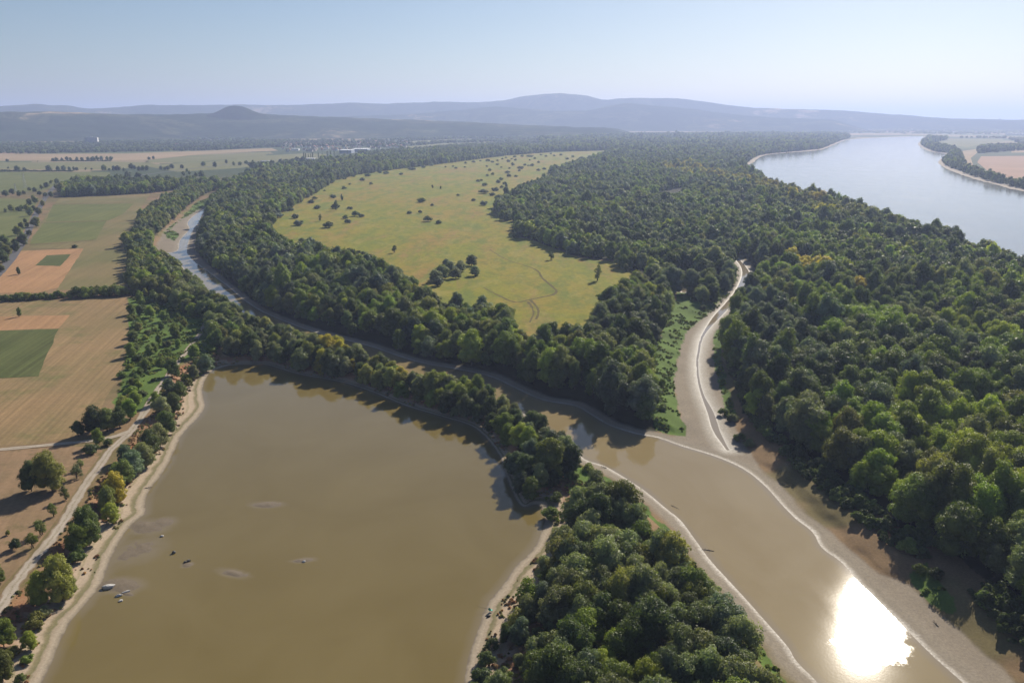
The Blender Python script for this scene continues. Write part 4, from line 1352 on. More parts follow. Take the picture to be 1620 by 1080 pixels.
for (px, py) in ROADT:
    x, y = G(px + random.uniform(-2, 2), py + random.uniform(-1, 1))
    h = random.uniform(5.5, 11)
    tn = random.choice(['green', 'olive', 'dark', 'grey'])
    SINGLES.append((x, y, h, 'ash', tn, ('%s %s tree' % ('tall' if h > 8.4 else 'small' if h < 6.2 else 'middling', TWORD[tn]), 'lining the road at left'), None, 'trees lining the road', random.uniform(1.1, 1.5)))
FARROW = [(28, 271, 13), (39, 271, 9), (78, 271, 14), (92, 271, 12), (101, 270, 12), (110, 270, 9), (117, 270, 9), (122, 270, 8), (13, 267, 5), (136, 269, 6), (145, 269, 5), (165, 270, 14), (173, 270, 6), (181, 270, 12), (187, 270, 12), (196, 271, 8), (208, 268, 14), (213, 268, 10), (220, 270, 11), (226, 270, 12), (233, 270, 12), (174, 286, 12), (186, 284, 12), (192, 284, 10),
          (200, 283, 10), (203, 281, 14), (219, 286, 16), (255, 269, 10), (261, 269, 8), (265, 269, 10), (272, 267, 12), (288, 267, 10), (296, 272, 8), (322, 263, 12), (340, 265, 14), (358, 259, 11), (290, 278, 9), (310, 280, 10), (320, 282, 16), (300, 276, 8), (370, 262, 10), (380, 262, 10), (390, 260, 10), (400, 259, 10),
          (84, 255, 9), (90, 255, 11), (98, 255, 10), (106, 254, 11), (112, 254, 9), (122, 255, 12), (130, 255, 11), (140, 255, 12), (147, 255, 13), (154, 254, 13), (161, 254, 13), (170, 254, 12), (176, 254, 12), (236, 253, 9), (243, 252, 10), (12, 256, 8), (60, 256, 3)]
for (px, py, h) in FARROW:
    x, y = G(px, py)
    tn = random.choice(['dark', 'green', 'blue'])
    SINGLES.append((x, y, h, 'ash', tn, ('%s %s tree' % ('tall' if h > 11 else 'small', TWORD[tn]), 'in the rows between the far left fields'), None, 'trees between the far fields', random.uniform(1.0, 1.5)))
for i in range(44):
    px, py = (i * 4.2, 271.3 + 0.2 * math.sin(i)) if i < 28 else (84 + (i - 28) * 6, 255.2)
    x, y = G(px, py)
    SINGLES.append((x, y, random.uniform(2.5, 4.5), 'shrub', 'dark', ('low dark green bush', 'in the hedges between the far left fields'), None, 'low hedges between the far fields', 2.2))
for (px, py, h) in [(481, 252, 22), (484, 252, 20), (488, 252, 16), (492, 251, 16), (495, 251, 22), (504, 250, 18), (510, 249, 14), (518, 248.5, 20), (523, 248.5, 22), (529, 248, 19), (550, 245, 18), (175, 285, 13), (203, 283, 14)]:
    x, y = G(px, py)
    SINGLES.append((x, y, h * 0.85, 'column', 'dark', ('slim dark upright poplar', 'beyond the woods by the large pale hall'), None, 'slim poplars by the hall', 1.2))
# scrub on the grass west of the pond
X, Y = scatter(GRASS_ZONES[5], 9.6, 77)
tx, ty, _ = ribbon([(205, 684, 4), (245, 624, 4), (292, 560, 4), (330, 500, 4)], LAND)
dtr = dist_line(smooth_line(poly([(205, 684), (226, 656), (245, 624), (268, 590), (292, 560), (316, 528), (330, 500)]), 3, False), X, Y)
for x, y, d in zip(X, Y, dtr):
    if d < 4.5 or random.random() < 0.2:
        continue
    big = random.random() < 0.45
    h = random.uniform(4.5, 7.5) if big else random.uniform(1.8, 3.8)
    kind = 'ash' if big else 'shrub'
    tn = random.choice(['bright', 'olive', 'lime', 'bright', 'green'] if x < -120 else ['green', 'olive', 'bright', 'blue'])
    SINGLES.append((x, y, h, kind, tn, ('%s %s %s' % ('small' if big else 'low', TWORD[tn], 'tree' if big else 'bush'), 'in the grassy scrub west of the pond'), None, 'scrub west of the pond', random.uniform(0.95, 1.2)))
# bushes at the foot of the woods and on the banks
for (px, py, h, tn) in [(1100, 478, 4, 'dark'), (1112, 488, 3, 'dark'), (1092, 470, 4, 'green'), (1145, 650, 3, 'green'), (1160, 660, 3.5, 'grey'), (1170, 690, 3, 'green'), (1455, 905, 2.5, 'green'), (1480, 915, 3, 'dark'), (1055, 700, 1.0, 'green'), (1185, 700, 3, 'grey'), (1048, 650, 3, 'grey'), (1046, 610, 3, 'green'),
                        (880, 785, 3, 'green'), (905, 762, 3, 'green'), (870, 812, 4, 'green'), (930, 748, 3, 'olive'), (1000, 770, 2.5, 'olive'), (755, 1060, 2.0, 'green'), (770, 1040, 3.0, 'dark'), (765, 1065, 3.0, 'dark'), (780, 1015, 2.6, 'dark'), (750, 1080, 2.0, 'green')]:
    x, y = G(px, py, 2)
    SINGLES.append((x, y, h, 'shrub', tn, ('%s %s bush' % ('low' if h < 3.1 else 'rounded', TWORD[tn]), 'at the foot of the bank trees'), None, 'bushes on the banks', 1.0))
single(836, 948, 8.5, 'airy', 'bright', 'bright open-crowned tree at the head of the small eastern beach', w=1.25)
single(820, 985, 6.5, 'airy', 'olive', 'pale bushy tree below the bright tree on the eastern beach', w=1.3)
single(800, 1000, 5.0, 'willow', 'green', 'green willow leaning over the eastern beach', w=0.8)

# ---- turn the list into objects
def root_empty(name, x, y, z):
    e = bpy.data.objects.new(name, None)
    e.empty_display_size = 0.5
    e.location = (x, y, z)
    scene.collection.objects.link(e)
    return e


def place_tree(name, x, y, z, kind, sxy, sz, tint, label, cat, group, variant=None, with_trunk=True):
    me, tm, Hh, Rx = SPEC[kind][random.randrange(len(SPEC[kind])) if variant is None else variant]
    e = root_empty(name, x, y, z)
    e.rotation_euler = (0, 0, random.uniform(0, 6.28))
    e.scale = (sxy, sxy, sz)
    tag(e, label, cat, group)
    c = bpy.data.objects.new('crown', me)
    c.parent = e
    c['tint'] = list(tint)
    scene.collection.objects.link(c)
    if with_trunk:
        t = bpy.data.objects.new('trunk' if kind != 'shrub' else 'stems', tm)
        t.parent = e
        scene.collection.objects.link(t)
    return e


# places within each wood, so that a label can say where a tree stands
SPOT = {
    'strip': [((400, 530), 'near the pond head'), ((500, 555), 'where the strip bends, above the shaded north shore'), ((620, 600), 'in the middle of the strip beside the pond'), ((740, 640), 'on the strip above the blue shadows'), ((850, 730), 'at the tip of the strip')],
    'copse': [((920, 790), 'at the top of the near copse'), ((1010, 860), 'on the channel side of the near copse'), ((930, 880), 'on the pond side of the near copse'), ((1110, 980), 'on the lower channel side of the copse'), ((960, 1000), 'in the lower copse'), ((1080, 1070), 'at the bottom of the near copse')],
    'copse_edge': [((850, 920), 'on the small eastern beach'), ((810, 1050), 'along the lower eastern beach')],
    'bank': [((400, 400), 'on the upper far bank'), ((500, 470), 'on the far bank opposite the pond head'), ((620, 500), 'on the far bank below the meadow'), ((760, 540), 'on the far bank under the grey clump'), ((900, 590), 'on the far bank near the ruts'), ((1010, 620), 'at the point above the mud'), ((1010, 500), 'beside the green grass strip')],
    'northwest': [((400, 320), 'left of the upper meadow')],
    'east': [((1000, 400), 'right of the meadow corner'), ((1110, 440), 'at the fork of the inlet'), ((900, 350), 'on the right meadow edge'), ((1100, 340), 'in the wood above the inlet')],
    'forest': [((1180, 540), 'on the forest edge beside the inlet'), ((1230, 640), 'on the forest edge above the junction'), ((1320, 760), 'on the forest edge over shaded mud'), ((1450, 840), 'in the dark lower forest'), ((1580, 940), 'in the bottom right forest'), ((1450, 680), 'in the forest above the tall tree'), ((1580, 720), 'in the yellow-green stand'), ((1350, 580), 'in the forest middle'), ((1550, 560), 'in the right forest'), ((1300, 470), 'in the upper forest')],
    'left': [((230, 360), 'left of the upper stream'), ((230, 440), 'between the stream and the stubble'), ((300, 470), 'left of the stream above the pond')],
    'left_row': [((200, 295), 'in the dark row behind the left fields')],
    'far_bank': [((1550, 280), 'on the far river bank')],
    'far_right': [((1600, 236), 'behind the reddish field')],
}
want = {'willow': 275, 'ash': 150, 'poplar': 260, 'airy': 60, 'shrub': 0}
order = {}
for i, tr in enumerate(trees):
    px, py, f = PX(tr[0], tr[1], tr[2] + 7)
    if -20 < px < PW + 20 and py < PH + 25:
        order.setdefault(tr[3], []).append((-(SPECIES_H[tr[3]] * tr[4]) / f, i))
chosen = set()
for k, L in order.items():
    L.sort()
    chosen |= {i for _, i in L[:want.get(k, 0)]}

pending = {}
for i in sorted(chosen):
    x, y, z, kind, s, sq, tint, zone, tn = trees[i]
    px, py, f = PX(x, y, z + 9)
    spot = min(SPOT[zone], key=lambda q: (q[0][0] - px) ** 2 + (q[0][1] - py) ** 2)[1]
    szw = 'tall' if s > 1.0 else 'small' if s < 0.8 else 'medium'
    pending.setdefault(('%s %s %s' % (szw, TWORD[tn], KWORD[kind]), spot), []).append((px, 'z', i))
for j, S in enumerate(SINGLES):
    if isinstance(S[5], tuple):
        px, py, f = PX(S[0], S[1], LAND)
        pending.setdefault(S[5], []).append((px, 's', j))
label_of = {}
for (look, spot), L in pending.items():
    L.sort()
    n = len(L)
    for r_, (px, wh, j) in enumerate(L):
        if n == 1:
            lb = 'only %s %s' % (look, spot)
        else:
            lb = '%s %s, %s from left' % (look, spot, ORD[min(r_, len(ORD) - 1)])
        label_of[(wh, j)] = lb
GROUP = {'strip': 'trees on the strip between pond and channel', 'copse': 'willows of the near copse', 'copse_edge': 'trees on the eastern beach', 'bank': 'trees on the far bank', 'northwest': 'trees left of the meadow', 'east': 'trees right of the meadow', 'forest': 'trees of the forest', 'left': 'trees left of the stream',
         'left_row': 'row behind the left fields', 'far_bank': 'trees on the far river bank', 'far_right': 'trees behind the reddish field'}
for i in sorted(chosen):
    x, y, z, kind, s, sq, tint, zone, tn = trees[i]
    place_tree(KNAME[kind], x, y, z, kind, s * sq, s, tint, label_of[('z', i)], KCAT[kind], GROUP[zone])
SH = terrain(np.array([s[0] for s in SINGLES]), np.array([s[1] for s in SINGLES]))
for j, S in enumerate(SINGLES):
    x, y, h, kind, tn, label, name, group, w = S
    z = SH[0][j] - 0.05
    if SH[1][j] < 1.5 or SH[2][j] < 1.0:
        continue
    sz = h / SPECIES_H[kind]
    place_tree(name or KNAME[kind], x, y, z, kind, sz * w, sz, jitter(TINT[tn], 0.08), label if isinstance(label, str) else label_of[('s', j)], KCAT[kind], group, with_trunk=True)

# ---- the rest of the woods: one mass per wood
def mass(name, label, sel, scale_up=1.0):
    """sel: list of (x,y,z,kind,s,squash,tint,far)"""
    n = len(sel)
    me = bpy.data.meshes.new(name)
    co = np.array([(t[0], t[1], t[2]) for t in sel], np.float32)
    me.vertices.add(n)
    me.vertices.foreach_set('co', co.ravel())

    def att(nm, ty, key, arr):
        a_ = me.attributes.new(nm, ty, 'POINT')
        a_.data.foreach_set(key, np.asarray(arr).ravel())
    att('tint', 'FLOAT_COLOR', 'color', np.array([(*t[6], 1) for t in sel], np.float32))
    att('turn', 'FLOAT_VECTOR', 'vector', np.array([(0, 0, random.uniform(0, 6.28)) for t in sel], np.float32))
    att('size', 'FLOAT_VECTOR', 'vector', np.array([(t[4] * t[5], t[4] * t[5], t[4]) for t in sel], np.float32))
    ids = []
    for t in sel:
        near, fr = MASS_INDEX['willow' if t[3] == 'airy' else t[3]]
        ids.append(random.choice(fr if t[7] else near))
    att('shape', 'INT', 'value', np.array(ids, np.int32))
    o = obj(name, me, kind='stuff')
    o['label'] = label
    ng = bpy.data.node_groups.new(name, 'GeometryNodeTree')
    ng.interface.new_socket('Geometry', in_out='INPUT', socket_type='NodeSocketGeometry')
    ng.interface.new_socket('Geometry', in_out='OUTPUT', socket_type='NodeSocketGeometry')
    N, Lk = ng.nodes, ng.links
    gi, go = N.new('NodeGroupInput'), N.new('NodeGroupOutput')
    ci = N.new('GeometryNodeCollectionInfo')
    ci.inputs['Collection'].default_value = PROTO
    ci.inputs['Separate Children'].default_value = True
    ci.inputs['Reset Children'].default_value = True
    ip = N.new('GeometryNodeInstanceOnPoints')
    ip.inputs['Pick Instance'].default_value = True

    def named(nm, ty):
        q = N.new('GeometryNodeInputNamedAttribute')
        q.data_type = ty
        q.inputs['Name'].default_value = nm
        return q.outputs['Attribute']
    mtp = N.new('GeometryNodeMeshToPoints')
    Lk.new(gi.outputs[0], mtp.inputs['Mesh'])
    Lk.new(mtp.outputs[0], ip.inputs['Points'])
    Lk.new(ci.outputs[0], ip.inputs['Instance'])
    Lk.new(named('shape', 'INT'), ip.inputs['Instance Index'])
    e2r = N.new('FunctionNodeEulerToRotation')
    Lk.new(named('turn', 'FLOAT_VECTOR'), e2r.inputs[0])
    Lk.new(e2r.outputs[0], ip.inputs['Rotation'])
    Lk.new(named('size', 'FLOAT_VECTOR'), ip.inputs['Scale'])
    Lk.new(ip.outputs[0], go.inputs[0])
    md = o.modifiers.new('trees', 'NODES')
    md.node_group = ng
    return o


ZNAME = {'strip': 'strip_wood', 'copse': 'copse_wood', 'copse_edge': 'beach_wood', 'bank': 'bank_wood', 'northwest': 'meadow_wood', 'east': 'inlet_wood', 'forest': 'forest', 'left': 'stream_wood', 'left_row': 'field_wood', 'far_bank': 'river_wood', 'far_right': 'far_wood'}
by_zone = {}
for i, tr in enumerate(trees):
    if i not in chosen:
        far_flag = math.hypot(tr[0], tr[1]) > 620
        by_zone.setdefault(tr[7], []).append((*tr[:7], far_flag))
for zone, sel in by_zone.items():
    mass(ZNAME[zone], 'mass of further ' + GROUP[zone], sel)
    print('mass', zone, len(sel))
print('trees', len(trees), 'single', len(chosen) + len(SINGLES))

# low growth under the forest edge
UNDER = poly([(1152, 530), (1160, 600), (1185, 660), (1225, 705), (1265, 745), (1310, 785), (1365, 830), (1415, 868), (1445, 885), (1470, 885), (1520, 930), (1570, 985), (1640, 1050), (1680, 1030), (1600, 955), (1550, 905), (1480, 858), (1430, 838), (1380, 800), (1330, 760), (1280, 722), (1235, 695), (1190, 640), (1170, 560)])
X, Y = scatter(UNDER, 2.6, 660)
ZU, u1, u2, u3, u4 = terrain(X, Y)
ok = (u2 > 7) & (u4 < 0.4) & (fbm(X / 7, Y / 7, 66, 3) > 0.42)
for P in GRASS_ZONES:
    ok &= ~inside(P, X, Y)
sel = [(x, y, z - 0.1, 'shrub', random.uniform(0.4, 1.3), random.uniform(0.8, 1.2), jitter(TINT[random.choice(['dark', 'green', 'dark'])]), 'under', False) for x, y, z in zip(X[ok], Y[ok], ZU[ok])]
mass('undergrowth', 'low undergrowth along the shaded forest edge', sel)
# tussocks and weeds on the bank grass
sel = []
for gi_, P in enumerate(GRASS_ZONES):
    X, Y = scatter(P, 1.5, 700 + gi_)
    ZU, u1, u2, u3, u4 = terrain(X, Y)
    ok = (u1 > 2) & (u2 > 2) & (fbm(X / 5, Y / 5, 68, 3) > 0.56)
    sel += [(x, y, z - 0.05, 'shrub', random.uniform(0.10, 0.30), random.uniform(0.9, 1.5), jitter(TINT[random.choice(['bright', 'bright', 'olive', 'lime'])], 0.3), 'tuft', True) for x, y, z in zip(X[ok], Y[ok], ZU[ok])]
# dry weeds on the upper beach of the pond
bx = rng.uniform(POND[:, 0].min() - 20, POND[:, 0].max() + 30, 60000)
by = rng.uniform(POND[:, 1].min(), POND[:, 1].max() + 15, 60000)
ZU, u1, u2, u3, u4 = terrain(bx, by)
ok = (u1 > 3.0) & (u1 < 17) & (u2 > 8) & (fbm(bx / 4, by / 4, 69, 3) + 0.02 * (u1 - 9) > 0.54)
DRYT = [(0.40, 0.21, 0.11), (0.46, 0.28, 0.16), (0.32, 0.28, 0.12), (0.27, 0.28, 0.10)]
sel += [(x, y, z - 0.04, 'shrub', random.uniform(0.07, 0.22), random.uniform(0.9, 1.6), jitter(random.choice(DRYT), 0.25), 'tuft', True) for x, y, z in zip(bx[ok], by[ok], ZU[ok])]
mass('grass_tussocks', 'tussocks and weeds on the grassy banks', sel)
print('tufts', len(sel))
# far woods and hedges of the plain: clumps seen from kilometres away
FARW = [
    (poly([(-150, 243), (60, 243), (330, 238), (430, 233), (620, 233), (640, 238), (560, 245), (700, 236), (800, 231), (850, 226), (900, 229), (1340, 218), (1320, 212), (900, 211), (600, 222), (400, 224), (250, 224), (100, 228), (30, 228), (-150, 230)]), 24, 0.8),
    (poly([(-300, 207), (100, 212), (250, 222), (400, 214), (640, 216), (900, 210), (1300, 211), (1800, 214), (1800, 205), (900, 205), (-300, 203)]), 60, 0.5),
    (poly([(100, 218), (400, 223), (400, 213), (300, 208), (100, 208)]), 40, 0.7),
    (poly([(560, 245), (640, 240), (720, 233), (820, 228), (880, 232), (800, 236), (700, 240), (600, 246)]), 16, 0.9),
    (poly([(1500, 218), (1800, 222), (1800, 230), (1640, 231), (1600, 224), (1590, 218)]), 40, 0.8),
    (poly([(380, 262), (470, 252), (470, 258), (440, 262), (405, 267)]), 12, 0.7),
    (poly([(445, 249), (482, 250), (480, 256), (445, 257)]), 12, 0.8),
]
TOWN = poly([(440, 246), (445, 228), (540, 222), (660, 221), (660, 233), (590, 240), (535, 246)])
far_fields = [poly(P) for (nm, P, mt, dz) in FIELDS[10:]]
sel = []
for i, (P, sp, dens) in enumerate(FARW):
    X, Y = scatter(P, sp, 800 + i)
    nz = fbm(X / 260, Y / 260, 91, 4)
    ok = (nz > 0.56 - 0.32 * dens) & (rng.random(len(X)) < dens + 0.15)
    for Q in far_fields:
        ok &= ~inside(Q, X, Y)
    ok &= sdist(RIVER, X, Y, 200) > 40
    ok &= ~(inside(TOWN, X, Y) & (rng.random(len(X)) < 0.75))
    X, Y = X[ok], Y[ok]
    for x, y in zip(X, Y):
        s = random.uniform(0.8, 1.15)
        sel.append((x, y, LAND - 0.5, random.choice(['ash', 'willow']), s, random.uniform(1.1, 1.2) * (1.0 + sp / 45), jitter(TINT[random.choice(['dark', 'green', 'blue', 'dark'])]), 'far', True))
mass('far_wood', 'woods and hedges scattered over the distant plain', sel)
print('far', len(sel))

# ------------------------------------------------------------------ buildings of the far town
M_WALLS = [plain('render_%d' % i, c, 0.9, 0.1, 0.5, 0.08) for i, c in enumerate([(0.72, 0.69, 0.62), (0.62, 0.55, 0.42), (0.76, 0.75, 0.72), (0.55, 0.48, 0.40)])]
M_ROOFS = [plain('roof_%d' % i, c, 0.85, 0.15, 0.6, 0.2) for i, c in enumerate([(0.30, 0.12, 0.075), (0.24, 0.13, 0.09), (0.16, 0.13, 0.12), (0.34, 0.17, 0.11)])]
M_WIN = plain('window_glass', (0.04, 0.05, 0.06), 0.15, 0.5)
M_GREYP = plain('grey_panel', (0.33, 0.35, 0.38), 0.8, 0.2, 0.2, 0.1)
M_WHITEP = plain('white_panel', (0.78, 0.78, 0.77), 0.6, 0.3, 0.2, 0.06)
M_BLUEP = plain('blue_grey_panel', (0.30, 0.34, 0.42), 0.6, 0.3, 0.2, 0.06)
M_STEEL = plain('galvanised_steel', (0.32, 0.33, 0.34), 0.5, 0.4, 0.8, 0.15)


def house_proto(w, d, h, wi, ri, seed):
    bm = bmesh.new()
    box_bm(bm, -w / 2, w / 2, -d / 2, d / 2, 0, h)
    r = h + d * 0.38
    for s in (-1, 1):      # gables
        bm.faces.new([bm.verts.new(p) for p in ((s * w / 2, -d / 2, h), (s * w / 2, d / 2, h), (s * w / 2, 0, r - 0.15))])
    wall = bm_mesh('wall', bm, M_WALLS[wi])
    bm = bmesh.new()
    e = 0.5
    for s in (-1, 1):
        a_ = [(-w / 2 - e, s * (d / 2 + e), h - e * 0.76), (w / 2 + e, s * (d / 2 + e), h - e * 0.76), (w / 2 + e, 0, r), (-w / 2 - e, 0, r)]
        b_ = [(p[0], p[1], p[2] + 0.2) for p in a_]
        va, vb = [bm.verts.new(p) for p in a_], [bm.verts.new(p) for p in b_]
        bm.faces.new(va)
        bm.faces.new(vb[::-1])
        for i in range(4):
            bm.faces.new((va[i], va[(i + 1) % 4], vb[(i + 1) % 4], vb[i]))
    roof = bm_mesh('roof', bm, M_ROOFS[ri])
    bm = bmesh.new()
    box_bm(bm, w * 0.2, w * 0.2 + 0.7, 0.3, 1.0, h, r + 0.9)
    chim = bm_mesh('chimney', bm, M_ROOFS[ri])
    bm = bmesh.new()
    box_bm(bm, -0.6, 0.6, -0.05, 0.05, 0, 1.4)
    win = bm_mesh('window', bm, M_WIN)
    return wall, roof, chim, win, w, d, h


HP = [house_proto(11, 9, 4.2, 0, 0, 1), house_proto(13, 10, 6.0, 2, 3, 2), house_proto(10, 8.5, 4.0, 1, 1, 3), house_proto(15, 10, 6.4, 3, 2, 4), house_proto(9, 9, 3.6, 2, 0, 5)]


def house(px, py, rot, vi, label, group, sc=1.0):
    wall, roof, chim, win, w, d, h = HP[vi]
    x, y = G(px, py)
    e = root_empty('house', x, y, LAND)
    e.rotation_euler = (0, 0, rot)
    e.scale = (sc, sc, sc)
    tag(e, label, 'house', group)
    obj('wall', wall, e)
    rf = obj('roof', roof, e)
    obj('chimney', chim, rf)
    for s in (-0.28, 0.28):
        q = obj('window', win, e)
        q.location = (s * w, -d / 2 - 0.03, 1.2)


town = []
for i in range(150):
    u = random.random()
    px = 452 + 190 * u + random.uniform(-6, 6)
    py = 241.5 - 15 * random.random() * (1 - 0.25 * u) - 7 * u
    town.append((px, py, 'in the town left of the hall' if px < 530 else 'in the town behind the hall'))
for i in range(45):
    town.append((820 + 230 * random.random(), 214.5 + 4.5 * random.random(), 'in the village beyond the woods'))
for i in range(40):
    town.append((230 + 180 * random.random(), 213 + 22 * random.random(), 'in the suburb below the left hills'))
for i in range(16):
    town.append((1490 + 42 * random.random(), 207 + 3 * random.random(), 'in the village behind the river bend'))
town.sort()
RW = ['red-roofed', 'tall red-roofed', 'brown-roofed', 'grey-roofed', 'small white']
hp_ = {}
for (px, py, wh) in town:
    vi = random.randrange(5)
    hp_.setdefault((vi, wh), []).append((px, py))
for (vi, wh), L in hp_.items():
    for r_, (px, py) in enumerate(L):
        house(px, py, random.uniform(-0.5, 0.5) + random.choice([0, 1.57]), vi, '%s house %s, %s from left' % (RW[vi], wh, ORD[min(r_, len(ORD) - 1)]), 'houses of the far town', 1.15 if 'beyond' in wh or 'river' in wh else 1.0)


def hall(name, px0, px1, py, h, depth, wm, rm, label, cat, bays=8, windows=True):
    """long low building facing the viewer, standing on the plain"""
    x0, y0 = G(px0, py)
    x1, _ = G(px1, py)
    w = abs(x1 - x0)
    e = root_empty(name, (x0 + x1) / 2, y0 + depth / 2, LAND)
    tag(e, label, cat)
    bm = bmesh.new()
    box_bm(bm, -w / 2, w / 2, -depth / 2, depth / 2, 0, h)
    obj('wall', bm_mesh('wall', bm, wm), e)
    bm = bmesh.new()
    box_bm(bm, -w / 2 - .6, w / 2 + .6, -depth / 2 - .6, depth / 2 + .6, h + 0.004, h + 0.9)
    obj('roof', bm_mesh('roof', bm, rm), e)
    bm = bmesh.new()
    box_bm(bm, -w / bays * 0.36, w / bays * 0.36, -0.06, 0.06, -h * 0.1, h * 0.1)
    wmz = bm_mesh('window', bm, M_WIN)
    if windows:
        for i in range(bays):
            q = obj('window', wmz, e)
            q.location = (-w / 2 + (i + 0.5) * w / bays, -depth / 2 - 0.05, h * 0.62)
    return e


hall('factory_hall', 537, 556, 243, 11, 60, M_BLUEP, M_WHITEP, 'left bay of the large blue-grey hall at the edge of the town', 'factory')
hall('factory_hall', 557, 581, 240.5, 10, 70, M_BLUEP, M_WHITEP, 'right bay of the large blue-grey hall at the edge of the town', 'factory')
hall('warehouse', 484, 497, 254.5, 6, 22, M_GREYP, M_WHITEP, 'small white-roofed warehouse at the edge of the woods', 'warehouse', 5)
hall('warehouse', 234, 292, 220, 9, 60, M_GREYP, M_WHITEP, 'long white warehouse in the suburb below the hills', 'warehouse', 14)
hall('warehouse', 284, 336, 229, 8, 30, M_GREYP, M_GREYP, 'long grey shed below the white warehouse', 'warehouse', 10)
hall('warehouse', 412, 424, 258, 5, 18, M_WHITEP, M_GREYP, 'low white shed beside the road left of the woods', 'warehouse', 4)
hall('warehouse', 462, 472, 238.5, 6, 22, M_WHITEP, M_WHITEP, 'white hall left of the town houses', 'warehouse', 4)
hall('warehouse', 1598, 1626, 213.5, 10, 60, M_WHITEP, M_WHITEP, 'white shed far behind the reddish field at the right edge', 'warehouse', 6)


def tower_block(px0, px1, py, floors, label):
    x0, y0 = G(px0, py)
    x1, _ = G(px1, py)
    w, h, d = abs(x1 - x0), floors * 2.9, 16.0
    e = root_empty('apartment_block', (x0 + x1) / 2, y0 + d / 2, LAND)
    tag(e, label, 'apartment block')
    e.rotation_euler = (0, 0, 0.12)
    bm = bmesh.new()
    box_bm(bm, -w / 2, w / 2, -d / 2, d / 2, 0, h)
    obj('wall', bm_mesh('wall', bm, M_GREYP), e)
    bm = bmesh.new()
    box_bm(bm, -w / 2 - .3, w / 2 + .3, -d / 2 - .3, d / 2 + .3, h + 0.004, h + 0.8)
    rf = obj('roof', bm_mesh('roof', bm, M_GREYP), e)
    bm = bmesh.new()
    box_bm(bm, -4, 4, -4, 4, h + 0.81, h + 3.6)
    obj('lift_housing', bm_mesh('lift_housing', bm, M_GREYP), rf)
    bm = bmesh.new()
    box_bm(bm, w / 2 + 0.01, w / 2 + 0.5, -d / 2, d / 2, 0, h)
    obj('end_wall', bm_mesh('end_wall', bm, M_WHITEP), e)
    bm = bmesh.new()
    box_bm(bm, -0.8, 0.8, -0.05, 0.05, 0, 1.5)
    wme = bm_mesh('window', bm, M_WIN)
    for f in range(floors):
        for c in range(10):
            q = obj('window', wme, e)
            q.location = (-w / 2 + (c + 0.5) * w / 10, -d / 2 - 0.04, f * 2.9 + 0.9)


tower_block(135, 154, 229, 11, 'grey ten-storey apartment block rising from the trees below the left hills')


def lattice(name, px, py, h, label, cat):
    x, y = G(px, py)
    e = root_empty(name, x, y, LAND)
    tag(e, label, cat)
    bm = bmesh.new()
    for a_ in range(4):
        s = (1 if a_ in (0, 3) else -1, 1 if a_ < 2 else -1)
        tube(bm, (s[0] * h * 0.09, s[1] * h * 0.09, -0.3), (s[0] * 0.4, s[1] * 0.4, h), 0.16, 0.10, 4)
    obj('mast', bm_mesh('mast', bm, M_STEEL), e)
    bm = bmesh.new()
    n = 6
    for i in range(n):
        z0_, z1_ = h * i / n, h * (i + 1) / n
        r0_, r1_ = h * 0.09 * (1 - i / n) + 0.4 * i / n, h * 0.09 * (1 - (i + 1) / n) + 0.4 * (i + 1) / n
        for k in range(4):
            c0 = [(1, 1), (-1, 1), (-1, -1), (1, -1)][k]
            c1 = [(1, 1), (-1, 1), (-1, -1), (1, -1)][(k + 1) % 4]
            tube(bm, (c0[0] * r0_, c0[1] * r0_, z0_), (c1[0] * r1_, c1[1] * r1_, z1_), 0.07, 0.07, 4)
    obj('bracing', bm_mesh('bracing', bm, M_STEEL), e)
    if cat == 'pylon':
        for zf in (0.72, 0.84, 0.95):
            bm = bmesh.new()
            tube(bm, (-h * 0.16, 0, h * zf), (h * 0.16, 0, h * zf), 0.12, 0.12, 4)
            obj('crossarm', bm_mesh('crossarm', bm, M_STEEL), e)


lattice('pylon', 40, 298, 26, 'steel lattice pylon in the green field at left', 'pylon')
lattice('pylon', 25, 303, 13, 'smaller dark pole mast left of the lattice pylon', 'pylon')


def chimney_tower():
    x, y = G(1580, 200)
    e = root_empty('water_tower', x, y, LAND)
    tag(e, 'tall dark tower on the plain far beyond the right bank', 'tower')
    bm = bmesh.new()
    tube(bm, (0, 0, 0), (0, 0, 95), 9, 7, 10)
    obj('shaft', bm_mesh('shaft', bm, M_GREYP), e)
    bm = bmesh.new()
    tube(bm, (0, 0, 95.1), (0, 0, 118), 14, 15, 12)
    tube(bm, (0, 0, 118), (0, 0, 122), 15, 0.2, 12)
    obj('tank', bm_mesh('tank', bm, M_GREYP), e)


chimney_tower()

# ------------------------------------------------------------------ stones in the shallows, driftwood, things on the beach
M_ROCK = plain('pale_stone', (0.50, 0.48, 0.45), 0.85, 0.2, 1.5, 0.35)
M_ROCKD = plain('dark_stone', (0.10, 0.095, 0.085), 0.7, 0.3, 2.0, 0.3)


def boulder(px, py, lx, ly, lz, rot, mat, label, seed):
    x, y = G(px, py, 0.05)
    b = bmesh.new()
    bmesh.ops.create_icosphere(b, subdivisions=3, radius=1)
    g = np.random.default_rng(seed)
    k = g.normal(0, 1, (8, 3))
    for v in b.verts:
        q = np.array(v.co)
        s = 1.0
        for kk in k:      # chop with a few planes, for a broken outline
            nn = kk / np.linalg.norm(kk)
            d = q @ nn
            if d > 0.72:
                q = q - nn * (d - 0.72) * 0.9
        q = q * (1 + 0.08 * math.sin(q[0] * 7 + seed) * math.cos(q[1] * 6))
        v.co = (q[0] * lx, q[1] * ly, q[2] * lz)
    o = obj('boulder', bm_mesh('boulder', b, mat))
    o.location = (x, y, lz * 0.45)
    o.rotation_euler = (0.1, -0.08, rot)
    tag(o, label, 'rock', 'stones in the shallows')


